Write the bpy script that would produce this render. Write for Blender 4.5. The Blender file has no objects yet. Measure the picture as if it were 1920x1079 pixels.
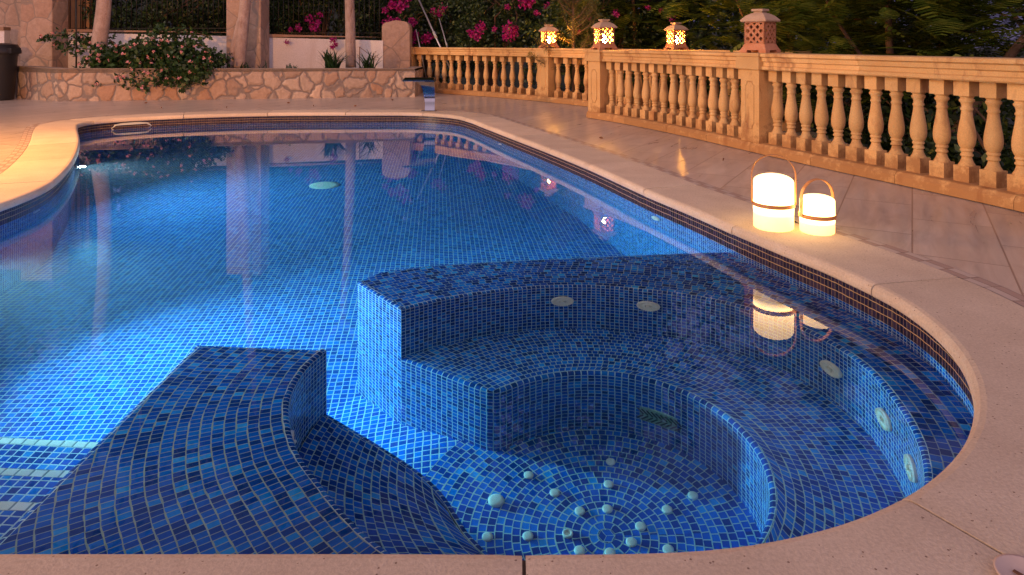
import bpy, bmesh, math, random
import numpy as np
from mathutils import Vector, Matrix
random.seed(7); RNG = np.random.default_rng(7)
R = math.radians
S = bpy.context.scene
COL = S.collection

# ------------------------------------------------------------------ camera
cd = bpy.data.cameras.new('camera'); cam = bpy.data.objects.new('camera', cd); COL.objects.link(cam)
cd.sensor_width = 36; cd.lens = 36 * 1300 / 1920; cd.shift_y = -459.5 / 1920
cd.clip_start = .05; cd.clip_end = 600
cam.location = (0, 0, 1.05); cam.rotation_euler = (R(90), 0, 0)
S.camera = cam
# ------------------------------------------------------------------ world (dusk)
W = bpy.data.worlds.new('World'); S.world = W; W.use_nodes = True
nt = W.node_tree; nt.nodes.clear()
SUN_EL, SUN_AZ = R(-2.0), R(200)
sky = nt.nodes.new('ShaderNodeTexSky'); sky.sky_type = 'NISHITA'; sky.sun_disc = False
sky.sun_elevation = SUN_EL; sky.sun_rotation = SUN_AZ
bg1 = nt.nodes.new('ShaderNodeBackground'); bg1.inputs[1].default_value = .03
nt.links.new(sky.outputs[0], bg1.inputs[0])
tc = nt.nodes.new('ShaderNodeTexCoord'); sp = nt.nodes.new('ShaderNodeSeparateXYZ')
nt.links.new(tc.outputs['Generated'], sp.inputs[0])
rp = nt.nodes.new('ShaderNodeValToRGB'); nt.links.new(sp.outputs[2], rp.inputs[0])
e = rp.color_ramp.elements
e[0].position = 0.0; e[0].color = (.30, .22, .33, 1)
e[1].position = .12; e[1].color = (.40, .33, .60, 1)
x_ = e.new(.24); x_.color = (.68, .56, .88, 1)
x_ = e.new(.46); x_.color = (.66, .54, .84, 1)
x_ = e.new(.62); x_.color = (.33, .265, .39, 1)
x_ = e.new(1.0); x_.color = (.31, .25, .36, 1)
bg2 = nt.nodes.new('ShaderNodeBackground'); bg2.inputs[1].default_value = .80
# afterglow: the sky behind the camera is brighter and warmer than the sky ahead
mr_ = nt.nodes.new('ShaderNodeMapRange'); mr_.inputs[1].default_value = -.9; mr_.inputs[2].default_value = .9; mr_.interpolation_type = 'SMOOTHSTEP'
nt.links.new(sp.outputs[1], mr_.inputs[0])
tn = nt.nodes.new('ShaderNodeMix'); tn.data_type = 'RGBA'; tn.inputs[6].default_value = (1.95, 1.66, 1.28, 1); tn.inputs[7].default_value = (.48, .52, .68, 1)
nt.links.new(mr_.outputs[0], tn.inputs[0])
ml = nt.nodes.new('ShaderNodeMix'); ml.data_type = 'RGBA'; ml.blend_type = 'MULTIPLY'; ml.inputs[0].default_value = 1
nt.links.new(rp.outputs[0], ml.inputs[6]); nt.links.new(tn.outputs[2], ml.inputs[7]); nt.links.new(ml.outputs[2], bg2.inputs[0])
ad = nt.nodes.new('ShaderNodeAddShader'); nt.links.new(bg1.outputs[0], ad.inputs[0]); nt.links.new(bg2.outputs[0], ad.inputs[1])
wo = nt.nodes.new('ShaderNodeOutputWorld'); nt.links.new(ad.outputs[0], wo.inputs[0])
# ------------------------------------------------------------------ sun: soft afterglow from behind the camera
sl = bpy.data.lights.new('sun', 'SUN'); sl.energy = 1.2; sl.angle = R(22); sl.color = (1, .71, .50)
so = bpy.data.objects.new('sun', sl); COL.objects.link(so)
so.rotation_euler = (Vector((.84, .46, -.26))).to_track_quat('-Z', 'Y').to_euler()
# ------------------------------------------------------------------ exposure / render
S.view_settings.view_transform = 'Standard'; S.view_settings.look = 'None'
S.view_settings.exposure = 0; S.view_settings.gamma = 1
S.cycles.use_denoising = True
S.cycles.max_bounces = 8; S.cycles.transmission_bounces = 6; S.cycles.glossy_bounces = 4
S.cycles.diffuse_bounces = 3; S.cycles.volume_bounces = 0; S.cycles.transparent_max_bounces = 8
S.cycles.sample_clamp_indirect = 4; S.cycles.blur_glossy = .6
S.cycles.caustics_reflective = True; S.cycles.caustics_refractive = True

ZW = -.155                      # water level; coping top is z = 0

# ================================================================== helpers
def tag(o, label=None, cat=None, group=None, kind=None):
    if label: o['label'] = label
    if cat: o['category'] = cat
    if group: o['group'] = group
    if kind: o['kind'] = kind
    return o
def empty(name, loc=(0, 0, 0), rz=0, **k):
    o = bpy.data.objects.new(name, None); COL.objects.link(o)
    o.location = loc; o.rotation_euler = (0, 0, rz); o.empty_display_size = .1
    return tag(o, **k)
def mk(name, me, mat, parent=None, **k):
    o = bpy.data.objects.new(name, me); COL.objects.link(o)
    if mat is not None and len(me.materials) == 0: me.materials.append(mat)
    if parent is not None: o.parent = parent
    return tag(o, **k)
class MB:
    def __init__(s): s.v = []; s.f = []; s.uv = []; s.sm = []
    def face(s, pts, uv=None, smooth=False):
        n = len(s.v); s.v += [tuple(p) for p in pts]; s.f.append(tuple(range(n, n + len(pts))))
        s.uv.append(uv if uv else [(0, 0)] * len(pts)); s.sm.append(smooth)
    def addm(s, vs, fs, smooth=False):
        n = len(s.v); s.v += [tuple(p) for p in vs]
        for f in fs:
            s.f.append(tuple(n + i for i in f)); s.uv.append([(0, 0)] * len(f)); s.sm.append(smooth)
    def box(s, c, d, rz=0, taper=1.0, M=None):
        x, y, z = [q / 2 for q in d]; vs = []
        for k, zz in enumerate((-z, z)):
            t = taper if k else 1
            for a, b in ((-x, -y), (x, -y), (x, y), (-x, y)):
                p = Vector((a * t, b * t, zz))
                p = Matrix.Rotation(rz, 3, 'Z') @ p + Vector(c)
                if M: p = M @ p
                vs.append(p)
        s.addm(vs, [(3, 2, 1, 0), (4, 5, 6, 7), (0, 1, 5, 4), (1, 2, 6, 5), (2, 3, 7, 6), (3, 0, 4, 7)])
    def tube(s, pts, rad, n=6, caps=True):
        pts = [Vector(p) for p in pts]
        if not hasattr(rad, '__len__'): rad = [rad] * len(pts)
        vs = []; fs = []; up = None
        for i, p in enumerate(pts):
            t = (pts[min(i + 1, len(pts) - 1)] - pts[max(i - 1, 0)]).normalized()
            if up is None:
                up = Vector((0, 0, 1)) if abs(t.z) < .9 else Vector((1, 0, 0))
            a = t.cross(up)
            if a.length < 1e-5: a = t.cross(Vector((0, 1, 0)))
            a.normalize(); b = a.cross(t).normalized(); up = b
            for k in range(n):
                g = 2 * math.pi * k / n; vs.append(p + (a * math.cos(g) + b * math.sin(g)) * rad[i])
        for i in range(len(pts) - 1):
            for k in range(n):
                fs.append((i * n + k, i * n + (k + 1) % n, (i + 1) * n + (k + 1) % n, (i + 1) * n + k))
        if caps: fs.append(tuple(reversed(range(n)))); fs.append(tuple((len(pts) - 1) * n + k for k in range(n)))
        s.addm(vs, fs, True)
    def lathe(s, prof, n=24, c=(0, 0, 0), caps=True):
        vs = []; fs = []
        for r, z in prof:
            for k in range(n):
                g = 2 * math.pi * k / n; vs.append((c[0] + r * math.cos(g), c[1] + r * math.sin(g), c[2] + z))
        for i in range(len(prof) - 1):
            for k in range(n):
                fs.append((i * n + k, i * n + (k + 1) % n, (i + 1) * n + (k + 1) % n, (i + 1) * n + k))
        if caps: fs.append(tuple(reversed(range(n)))); fs.append(tuple((len(prof) - 1) * n + k for k in range(n)))
        s.addm(vs, fs, True)
    def mesh(s, name):
        me = bpy.data.meshes.new(name)
        me.from_pydata(s.v, [], s.f)
        uvl = me.uv_layers.new(name='UVMap')
        flat = np.array([c for f in s.uv for p in f for c in p], dtype=np.float32)
        uvl.data.foreach_set('uv', flat)
        me.polygons.foreach_set('use_smooth', s.sm)
        me.update()
        return me
    def build(s, name, mat, parent=None, bev=0, loc=None, rz=None, split=False, **k):
        me = s.mesh(name); o = mk(name, me, mat, parent, **k)
        if bev:
            b = bmesh.new(); b.from_mesh(me); bmesh.ops.remove_doubles(b, verts=b.verts, dist=1e-5)
            es = [e for e in b.edges if len(e.link_faces) == 2 and e.calc_face_angle(0) > .5]
            bmesh.ops.bevel(b, geom=es, offset=bev, segments=2, affect='EDGES', profile=.5)
            b.to_mesh(me); b.free()
        if split:
            me.set_sharp_from_angle(angle=R(40))
        if loc: o.location = loc
        if rz is not None: o.rotation_euler = (0, 0, rz)
        return o
def catmull(pts, step=.05, closed=False):
    P = [np.array(p, float) for p in pts]; out = []; n = len(P)
    rng = range(n if closed else n - 1)
    for i in rng:
        if closed: a, b, c, d = P[(i - 1) % n], P[i], P[(i + 1) % n], P[(i + 2) % n]
        else: a, b, c, d = P[max(i - 1, 0)], P[i], P[i + 1], P[min(i + 2, n - 1)]
        k = max(1, int(np.linalg.norm(c - b) / step))
        al = .5; t0 = 0; t1 = max(np.linalg.norm(b - a), 1e-6) ** al + t0 if not np.allclose(a, b) else 1e-3
        t2 = np.linalg.norm(c - b) ** al + t1; t3 = (np.linalg.norm(d - c) ** al if not np.allclose(c, d) else 1e-3) + t2
        for j in range(k):
            t = t1 + (t2 - t1) * j / k
            A1 = (t1 - t) / (t1 - t0) * a + (t - t0) / (t1 - t0) * b
            A2 = (t2 - t) / (t2 - t1) * b + (t - t1) / (t2 - t1) * c
            A3 = (t3 - t) / (t3 - t2) * c + (t - t2) / (t3 - t2) * d
            B1 = (t2 - t) / (t2 - t0) * A1 + (t - t0) / (t2 - t0) * A2
            B2 = (t3 - t) / (t3 - t1) * A2 + (t - t1) / (t3 - t1) * A3
            out.append((t2 - t) / (t2 - t1) * B1 + (t - t1) / (t2 - t1) * B2)
    if not closed: out.append(P[-1])
    return [tuple(o) for o in out]
def arclen(path):
    s = [0.0]
    for a, b in zip(path[:-1], path[1:]): s.append(s[-1] + math.hypot(b[0] - a[0], b[1] - a[1]))
    return s
def normals(path, closed=False):
    """left-hand normals with mitre"""
    n = len(path); out = []
    for i in range(n):
        if closed: a, b = path[(i - 1) % n], path[(i + 1) % n]
        else: a, b = path[max(i - 1, 0)], path[min(i + 1, n - 1)]
        p = path[i]
        t1 = np.array(p) - np.array(a); t2 = np.array(b) - np.array(p)
        if np.linalg.norm(t1) < 1e-9: t1 = t2
        if np.linalg.norm(t2) < 1e-9: t2 = t1
        t1 = t1 / np.linalg.norm(t1); t2 = t2 / np.linalg.norm(t2)
        t = t1 + t2; t = t / max(np.linalg.norm(t), 1e-6)
        m = 1 / max(.5, float(np.dot(t, t1)))
        out.append((-t[1] * m, t[0] * m))
    return out
def sample(path, S_, s):
    if s <= 0: return path[0]
    if s >= S_[-1]: return path[-1]
    i = int(np.searchsorted(S_, s)) - 1; f = (s - S_[i]) / max(1e-9, S_[i + 1] - S_[i])
    return tuple(path[i][k] * (1 - f) + path[i + 1][k] * f for k in range(len(path[0])))

# ================================================================== materials
def newmat(name):
    m = bpy.data.materials.new(name); m.use_nodes = True
    return m, m.node_tree, m.node_tree.nodes['Principled BSDF']
def N(nt, t, **k):
    n = nt.nodes.new(t)
    for a, b in k.items(): setattr(n, a, b)
    return n
def mth(nt, op, a, b=None, c=None):
    n = nt.nodes.new('ShaderNodeMath'); n.operation = op
    for i, q in enumerate((a, b, c)):
        if q is None: continue
        if isinstance(q, (int, float)): n.inputs[i].default_value = q
        else: nt.links.new(q, n.inputs[i])
    return n.outputs[0]
def ramp(nt, src, stops, interp='LINEAR'):
    n = nt.nodes.new('ShaderNodeValToRGB'); n.color_ramp.interpolation = interp; el = n.color_ramp.elements
    el[0].position, el[0].color = stops[0][0], (*stops[0][1], 1)
    el[1].position, el[1].color = stops[1][0], (*stops[1][1], 1)
    for p, c in stops[2:]: q = el.new(p); q.color = (*c, 1)
    nt.links.new(src, n.inputs[0]); return n.outputs[0]
def mixc(nt, f, a, b, mode='MIX'):
    n = nt.nodes.new('ShaderNodeMix'); n.data_type = 'RGBA'; n.blend_type = mode
    for i, q in ((0, f), (6, a), (7, b)):
        if isinstance(q, (int, float)): n.inputs[i].default_value = q
        elif isinstance(q, tuple): n.inputs[i].default_value = (*q, 1)
        else: nt.links.new(q, n.inputs[i])
    return n.outputs[2]
def noise(nt, scale, detail=3, vec=None, rough=.6, dist=0):
    n = N(nt, 'ShaderNodeTexNoise'); n.inputs['Scale'].default_value = scale; n.inputs['Detail'].default_value = detail
    n.inputs['Roughness'].default_value = rough; n.inputs['Distortion'].default_value = dist
    if vec is not None: nt.links.new(vec, n.inputs['Vector'])
    return n
def bump(nt, bs, h, strength=.3, dist=.01):
    b = N(nt, 'ShaderNodeBump'); b.inputs['Strength'].default_value = strength; b.inputs['Distance'].default_value = dist
    nt.links.new(h, b.inputs['Height']); nt.links.new(b.outputs[0], bs.inputs['Normal'])
def objco(nt, scale=None, rot=None):
    t = N(nt, 'ShaderNodeTexCoord'); m = N(nt, 'ShaderNodeMapping')
    nt.links.new(t.outputs['Object'], m.inputs[0])
    if scale: m.inputs['Scale'].default_value = scale
    if rot: m.inputs['Rotation'].default_value = rot
    return m.outputs[0]

def mosaic(name, stagger=0.0, grout=(.42, .60, .56), gw=.055, light=1.0, seed=0.0, plain=None, spec=.08, mute=.5, gwu=None):
    m, nt, bs = newmat(name)
    uv = N(nt, 'ShaderNodeTexCoord').outputs['UV']
    # slight hand-laid waviness
    wn = noise(nt, .35, 2, uv)
    ws = N(nt, 'ShaderNodeVectorMath', operation='SUBTRACT'); nt.links.new(wn.outputs['Color'], ws.inputs[0]); ws.inputs[1].default_value = (.5, .5, .5)
    wm = N(nt, 'ShaderNodeVectorMath', operation='SCALE'); nt.links.new(ws.outputs[0], wm.inputs[0]); wm.inputs['Scale'].default_value = .30
    wa = N(nt, 'ShaderNodeVectorMath', operation='ADD'); nt.links.new(uv, wa.inputs[0]); nt.links.new(wm.outputs[0], wa.inputs[1])
    sp = N(nt, 'ShaderNodeSeparateXYZ'); nt.links.new(wa.outputs[0], sp.inputs[0])
    u, v = sp.outputs[0], sp.outputs[1]
    row = mth(nt, 'FLOOR', v)
    if stagger:
        w = N(nt, 'ShaderNodeTexWhiteNoise', noise_dimensions='1D'); nt.links.new(mth(nt, 'ADD', row, .37 + seed), w.inputs['W'])
        u = mth(nt, 'ADD', u, mth(nt, 'MULTIPLY', w.outputs[0], stagger))
    colu = mth(nt, 'FLOOR', u)
    fu = mth(nt, 'FRACT', u); fv = mth(nt, 'FRACT', v)
    cb = N(nt, 'ShaderNodeCombineXYZ'); nt.links.new(colu, cb.inputs[0]); nt.links.new(row, cb.inputs[1]); cb.inputs[2].default_value = seed
    wn2 = N(nt, 'ShaderNodeTexWhiteNoise', noise_dimensions='3D'); nt.links.new(cb.outputs[0], wn2.inputs['Vector'])
    rnd = wn2.outputs['Value']
    eu = mth(nt, 'MINIMUM', fu, mth(nt, 'SUBTRACT', 1.0, fu)); ev = mth(nt, 'MINIMUM', fv, mth(nt, 'SUBTRACT', 1.0, fv))
    # per-tile jitter of the joint width
    jw = mth(nt, 'ADD', gw, mth(nt, 'MULTIPLY', rnd, .018))
    ju = jw if gwu is None else gwu
    ed = mth(nt, 'MINIMUM', mth(nt, 'SUBTRACT', eu, ju), mth(nt, 'SUBTRACT', ev, jw))
    mr = N(nt, 'ShaderNodeMapRange'); mr.interpolation_type = 'SMOOTHSTEP'; nt.links.new(ed, mr.inputs[0])
    mr.inputs[1].default_value = 0.0; mr.inputs[2].default_value = .03
    if plain: tile = mixc(nt, rnd, plain[0], plain[1])
    else:
        L = light
        st = [(0, (.000, .019, .13)), (.10, (.000, .034, .22)), (.28, (.000, .068, .38)), (.50, (.000, .118, .52)),
              (.72, (.000, .175, .62)), (.88, (.002, .26, .70)), (.965, (.02, .38, .78))]
        av = (.000, .118, .50); st = [(p, tuple(a * mute + b * (1 - mute) for a, b in zip(av, q))) for p, q in st]
        tile = ramp(nt, rnd, [(p, tuple(min(1, c * L) for c in q)) for p, q in st], 'CONSTANT')
        ns = noise(nt, 1.7, 3, uv); tile = mixc(nt, .55, tile, ramp(nt, ns.outputs[0], [(.3, (.55, .55, .62)), (.7, (1.0, 1.0, 1.0))]), 'MULTIPLY')
    gn = noise(nt, .6, 4, uv); g = mixc(nt, gn.outputs[0], tuple(c * .55 for c in grout), grout)
    col = mixc(nt, mr.outputs[0], g, tile)
    nt.links.new(col, bs.inputs['Base Color'])
    rg = N(nt, 'ShaderNodeMapRange'); nt.links.new(mr.outputs[0], rg.inputs[0]); rg.inputs[3].default_value = .8; rg.inputs[4].default_value = .18
    nt.links.new(rg.outputs[0], bs.inputs['Roughness'])
    bs.inputs['Specular IOR Level'].default_value = spec
    # domed tiles, each very slightly tilted
    hh = mth(nt, 'MULTIPLY', mth(nt, 'MINIMUM', mth(nt, 'MAXIMUM', ed, 0.0), .12), 4.0)
    sc = N(nt, 'ShaderNodeSeparateColor'); nt.links.new(wn2.outputs['Color'], sc.inputs[0])
    tl = mth(nt, 'ADD', mth(nt, 'MULTIPLY', mth(nt, 'SUBTRACT', sc.outputs[0], .5), fu), mth(nt, 'MULTIPLY', mth(nt, 'SUBTRACT', sc.outputs[1], .5), fv))
    bump(nt, bs, mth(nt, 'ADD', hh, mth(nt, 'MULTIPLY', tl, .5)), .35, .004)
    return m

def stone_mat(name, c1, c2, scale=8, rough=.8, bmp=.3, bd=.01, fine=90, stain=None, rot=None, spots=None, base_dirt=None):
    m, nt, bs = newmat(name); co = objco(nt); oi = N(nt, 'ShaderNodeObjectInfo')
    va = N(nt, 'ShaderNodeVectorMath', operation='MULTIPLY_ADD'); nt.links.new(oi.outputs['Location'], va.inputs[0]); va.inputs[1].default_value = (1.7, 1.7, 1.7); nt.links.new(co, va.inputs[2]); co = va.outputs[0]
    a = noise(nt, scale, 5, co); col = mixc(nt, ramp(nt, a.outputs[0], [(.3, (0, 0, 0)), (.7, (1, 1, 1))]), c1, c2)
    f = noise(nt, fine, 3, co, .7)
    col = mixc(nt, .5, col, ramp(nt, f.outputs[0], [(.3, (.62, .60, .58)), (.7, (1.15, 1.15, 1.15))]), 'MULTIPLY')
    if stain:
        sm_ = N(nt, 'ShaderNodeMapping'); nt.links.new(co, sm_.inputs[0]); sm_.inputs['Scale'].default_value = (1, 1, .35); s = noise(nt, stain[1], 4, sm_.outputs[0], .65, .6)
        col = mixc(nt, ramp(nt, s.outputs[0], [(.55, (0, 0, 0)), (.68, (stain[2],) * 3)]), col, stain[0])
    if base_dirt:
        zz = N(nt, 'ShaderNodeSeparateXYZ'); nt.links.new(objco(nt), zz.inputs[0]); dn_ = noise(nt, 9, 4, co, .7)
        lo_ = mth(nt, 'MULTIPLY', mth(nt, 'SUBTRACT', .24, zz.outputs[2]), 1.1)
        dm = ramp(nt, mth(nt, 'ADD', dn_.outputs[0], lo_), [(.52, (0, 0, 0)), (.68, (.75,) * 3)]); col = mixc(nt, dm, col, base_dirt)
    if spots:
        vz = N(nt, 'ShaderNodeTexVoronoi'); vz.inputs['Scale'].default_value = spots[1]; nt.links.new(co, vz.inputs['Vector'])
        sw = noise(nt, spots[1] * .4, 2, co)
        mk_ = mth(nt, 'MULTIPLY', mth(nt, 'LESS_THAN', vz.outputs['Distance'], .16), mth(nt, 'GREATER_THAN', sw.outputs[0], .56))
        col = mixc(nt, mk_, col, spots[0])
    orr = N(nt, 'ShaderNodeMapRange'); nt.links.new(oi.outputs['Random'], orr.inputs[0]); orr.inputs[3].default_value = .86; orr.inputs[4].default_value = 1.08
    col = mixc(nt, 1.0, col, orr.outputs[0], 'MULTIPLY')
    nt.links.new(col, bs.inputs['Base Color']); bs.inputs['Roughness'].default_value = rough
    h = mth(nt, 'ADD', mth(nt, 'MULTIPLY', a.outputs[0], .4), f.outputs[0])
    bump(nt, bs, h, bmp, bd)
    return m
def simple(name, col, rough=.5, metal=0, noise_s=None, amt=.3, bmp=0, spec=None):
    m, nt, bs = newmat(name); bs.inputs['Roughness'].default_value = rough; bs.inputs['Metallic'].default_value = metal
    n = noise(nt, noise_s or 12, 4, objco(nt))
    c = mixc(nt, n.outputs[0], tuple(q * (1 - amt) for q in col), tuple(min(1, q * (1 + amt)) for q in col))
    nt.links.new(c, bs.inputs['Base Color'])
    if bmp: bump(nt, bs, n.outputs[0], bmp, .01)
    if spec is not None: bs.inputs['Specular IOR Level'].default_value = spec
    return m
def leafmat(name, stops, rough=.45, trans=.25):
    m, nt, bs = newmat(name); g = N(nt, 'ShaderNodeNewGeometry')
    c = ramp(nt, g.outputs['Random Per Island'], stops); nt.links.new(c, bs.inputs['Base Color'])
    bs.inputs['Roughness'].default_value = rough
    tr = N(nt, 'ShaderNodeBsdfTranslucent'); nt.links.new(c, tr.inputs[0])
    mx = N(nt, 'ShaderNodeMixShader'); mx.inputs[0].default_value = trans
    nt.links.new(bs.outputs[0], mx.inputs[1]); nt.links.new(tr.outputs[0], mx.inputs[2])
    nt.links.new(mx.outputs[0], nt.nodes['Material Output'].inputs[0]); return m
def emis(name, col, strength):
    m, nt, bs = newmat(name); bs.inputs['Base Color'].default_value = (*col, 1)
    bs.inputs['Emission Color'].default_value = (*col, 1); bs.inputs['Emission Strength'].default_value = strength
    return m

M = {}
M['grid'] = mosaic('mosaic_grid', 0, light=.95, gw=.05, seed=1, mute=.3, grout=(.62, .84, .78))  # walls, floor and rings: brighter grout paints in the pool light
M['band'] = mosaic('mosaic_waterline', 0, gw=.03, gwu=.012, seed=8, spec=.5, plain=((.012, .010, .030), (.040, .028, .060)), grout=(.55, .38, .16))  # shade and warm light above the water put into tile and grout colour
M['grid_floor'] = mosaic('mosaic_floor', 0, light=1.12, gw=.05, seed=2, mute=.5, grout=(.60, .82, .76))
M['ring'] = mosaic('mosaic_ring', 1, gw=.042, light=1.2, seed=3, grout=(.58, .80, .68), mute=.25)
M['ledge'] = mosaic('mosaic_ledge', .3, gw=.03, light=1.12, seed=4, grout=(.36, .52, .42), mute=.25)  # ledges: darker grout paints in their lack of lamp light
M['ledge2'] = mosaic('mosaic_ledge_far', 1, gw=.03, light=1.05, seed=5, grout=(.34, .50, .50), mute=.1)
M['pale'] = mosaic('mosaic_pale', 0, gw=.05, plain=((.74, .80, .62), (.84, .88, .72)), grout=(.3, .4, .36), seed=6)
M['coping'] = stone_mat('coping_stone', (.62, .51, .385), (.74, .63, .49), 3.5, .85, .5, .004, 110,
                        spots=((.26, .18, .13), 60))
M['sand'] = stone_mat('sandstone', (.66, .385, .145), (.77, .50, .215), 3.0, .8, .25, .004, 120, stain=((.33, .14, .05), 5.0, .8), base_dirt=(.36, .17, .06))
M['terra'] = stone_mat('terracotta', (.52, .20, .09), (.64, .29, .15), 10, .85, .3, .003, 150)
M['terra_roof'] = stone_mat('terracotta_roof', (.54, .36, .23), (.63, .43, .29), 9, .85, .3, .003, 150)
M['white'] = stone_mat('white_render', (.76, .73, .74), (.82, .79, .80), 1.2, .9, .15, .004, 60, stain=((.55, .46, .42), 2.0, .35))
M['cap'] = stone_mat('wall_cap_stone', (.36, .22, .15), (.46, .30, .21), 6, .85, .3, .005, 60)
M['mortar'] = stone_mat('mortar', (.30, .23, .18), (.38, .30, .24), 10, .95, .5, .006, 70)
M['soil'] = stone_mat('soil', (.05, .03, .02), (.09, .06, .04), 8, .95, .8, .02, 40)
M['black'] = simple('black_plastic', (.012, .012, .014), .45, 0, 6, .3)
M['iron'] = simple('black_iron', (.015, .013, .013), .5, .3)
M['steel'] = simple('polished_steel', (.36, .37, .40), .12, 1, 3, .04)
M['alu'] = simple('pole_aluminium', (.62, .62, .64), .35, .8, 30, .1)
M['bark_pale'] = stone_mat('pale_bark', (.34, .245, .21), (.47, .36, .32), 7, .85, .5, .012, 40, stain=((.20, .10, .07), 9, .6))
M['bark'] = stone_mat('brown_bark', (.14, .075, .045), (.24, .14, .09), 9, .9, .6, .01, 50)
M['wplas'] = simple('white_plastic', (.88, .84, .64), .4, 0, 40, .06)
M['gplas'] = simple('grey_plastic', (.50, .56, .56), .4, 0, 40, .06)
M['green'] = simple('green_grate', (.26, .42, .30), .5, 0, 30, .15)
M['dark'] = simple('painted_opening_shade', (.02, .035, .035), .7)  # shade of openings, painted on solid faces
M['wood'] = simple('bent_wood', (.58, .26, .09), .4, 0, 30, .2)
M['screen'] = simple('ochre_panel', (.30, .14, .05), .8, 0, 3, .3)
M['leaf_shrub'] = leafmat('shrub_leaves', [(0, (.012, .035, .010)), (.5, (.025, .07, .018)), (1, (.06, .13, .03))])
M['leaf_dark'] = leafmat('dark_leaves', [(0, (.012, .026, .010)), (.55, (.030, .062, .018)), (.9, (.075, .125, .030)), (1, (.15, .19, .045))])
M['leaf_fern'] = leafmat('feathery_leaves', [(0, (.07, .12, .015)), (.5, (.17, .24, .03)), (1, (.36, .38, .05))], trans=.4)
M['leaf_conifer'] = leafmat('needle_leaves', [(0, (.07, .075, .015)), (1, (.18, .16, .04))], trans=.3)
M['strap'] = leafmat('strap_leaves', [(0, (.012, .04, .012)), (1, (.04, .10, .03))])
M['grey_leaf'] = leafmat('grey_leaves', [(0, (.10, .13, .10)), (1, (.18, .22, .17))])
M['dry'] = leafmat('dry_leaves', [(0, (.12, .05, .02)), (1, (.25, .11, .05))])
M['magenta'] = leafmat('magenta_bracts', [(0, (.30, .006, .13)), (.6, (.48, .015, .24)), (1, (.62, .06, .36))], trans=.35)
M['pinkfl'] = leafmat('pink_petals', [(0, (.70, .22, .28)), (.5, (.80, .42, .30)), (1, (.75, .35, .55))], trans=.2)

# stone cladding: irregular pieces with mortar joints
def cladding(name, scale, c_list, mortar, jw=.05, bumps=.9, sz=1.0, dist=.25):
    m, nt, bs = newmat(name); co = objco(nt, (1, 1, sz))
    dn = noise(nt, scale * 1.1, 2, co)
    sub = N(nt, 'ShaderNodeVectorMath', operation='SUBTRACT'); nt.links.new(dn.outputs['Color'], sub.inputs[0]); sub.inputs[1].default_value = (.5,) * 3
    scl = N(nt, 'ShaderNodeVectorMath', operation='SCALE'); nt.links.new(sub.outputs[0], scl.inputs[0]); scl.inputs['Scale'].default_value = dist / scale
    add = N(nt, 'ShaderNodeVectorMath', operation='ADD'); nt.links.new(co, add.inputs[0]); nt.links.new(scl.outputs[0], add.inputs[1])
    v = N(nt, 'ShaderNodeTexVoronoi'); v.inputs['Scale'].default_value = scale; nt.links.new(add.outputs[0], v.inputs['Vector'])
    e_ = N(nt, 'ShaderNodeTexVoronoi', feature='DISTANCE_TO_EDGE'); e_.inputs['Scale'].default_value = scale; nt.links.new(add.outputs[0], e_.inputs['Vector'])
    sc = N(nt, 'ShaderNodeSeparateColor'); nt.links.new(v.outputs['Color'], sc.inputs[0])
    col = ramp(nt, sc.outputs[0], c_list)
    f = noise(nt, 14, 6, co, .7); col = mixc(nt, .6, col, ramp(nt, f.outputs[0], [(.25, (.55, .50, .46)), (.75, (1.25, 1.2, 1.15))]), 'MULTIPLY')
    mk_ = N(nt, 'ShaderNodeMapRange', interpolation_type='SMOOTHSTEP'); nt.links.new(e_.outputs[0], mk_.inputs[0]); mk_.inputs[1].default_value = jw * .5; mk_.inputs[2].default_value = jw * 1.3
    col = mixc(nt, mk_.outputs[0], mortar, col); nt.links.new(col, bs.inputs['Base Color']); bs.inputs['Roughness'].default_value = .85
    h = mth(nt, 'ADD', mth(nt, 'MULTIPLY', mth(nt, 'MINIMUM', e_.outputs[0], .16), 5.0), mth(nt, 'MULTIPLY', f.outputs[0], .5))
    bump(nt, bs, h, bumps, .03); return m
M['clad'] = cladding('stone_cladding', 3.6, [(0, (.45, .32, .24)), (.2, (.36, .27, .22)), (.4, (.54, .43, .35)), (.55, (.43, .26, .17)), (.65, (.42, .32, .26)), (.8, (.62, .48, .38)), (1, (.36, .29, .25))], (.24, .195, .175), .07, dist=.7)
M['clad2'] = cladding('pillar_cladding', 2.2, [(0, (.38, .28, .23)), (.5, (.47, .35, .29)), (1, (.40, .26, .20))], (.27, .21, .18), .022, .5)

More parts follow.
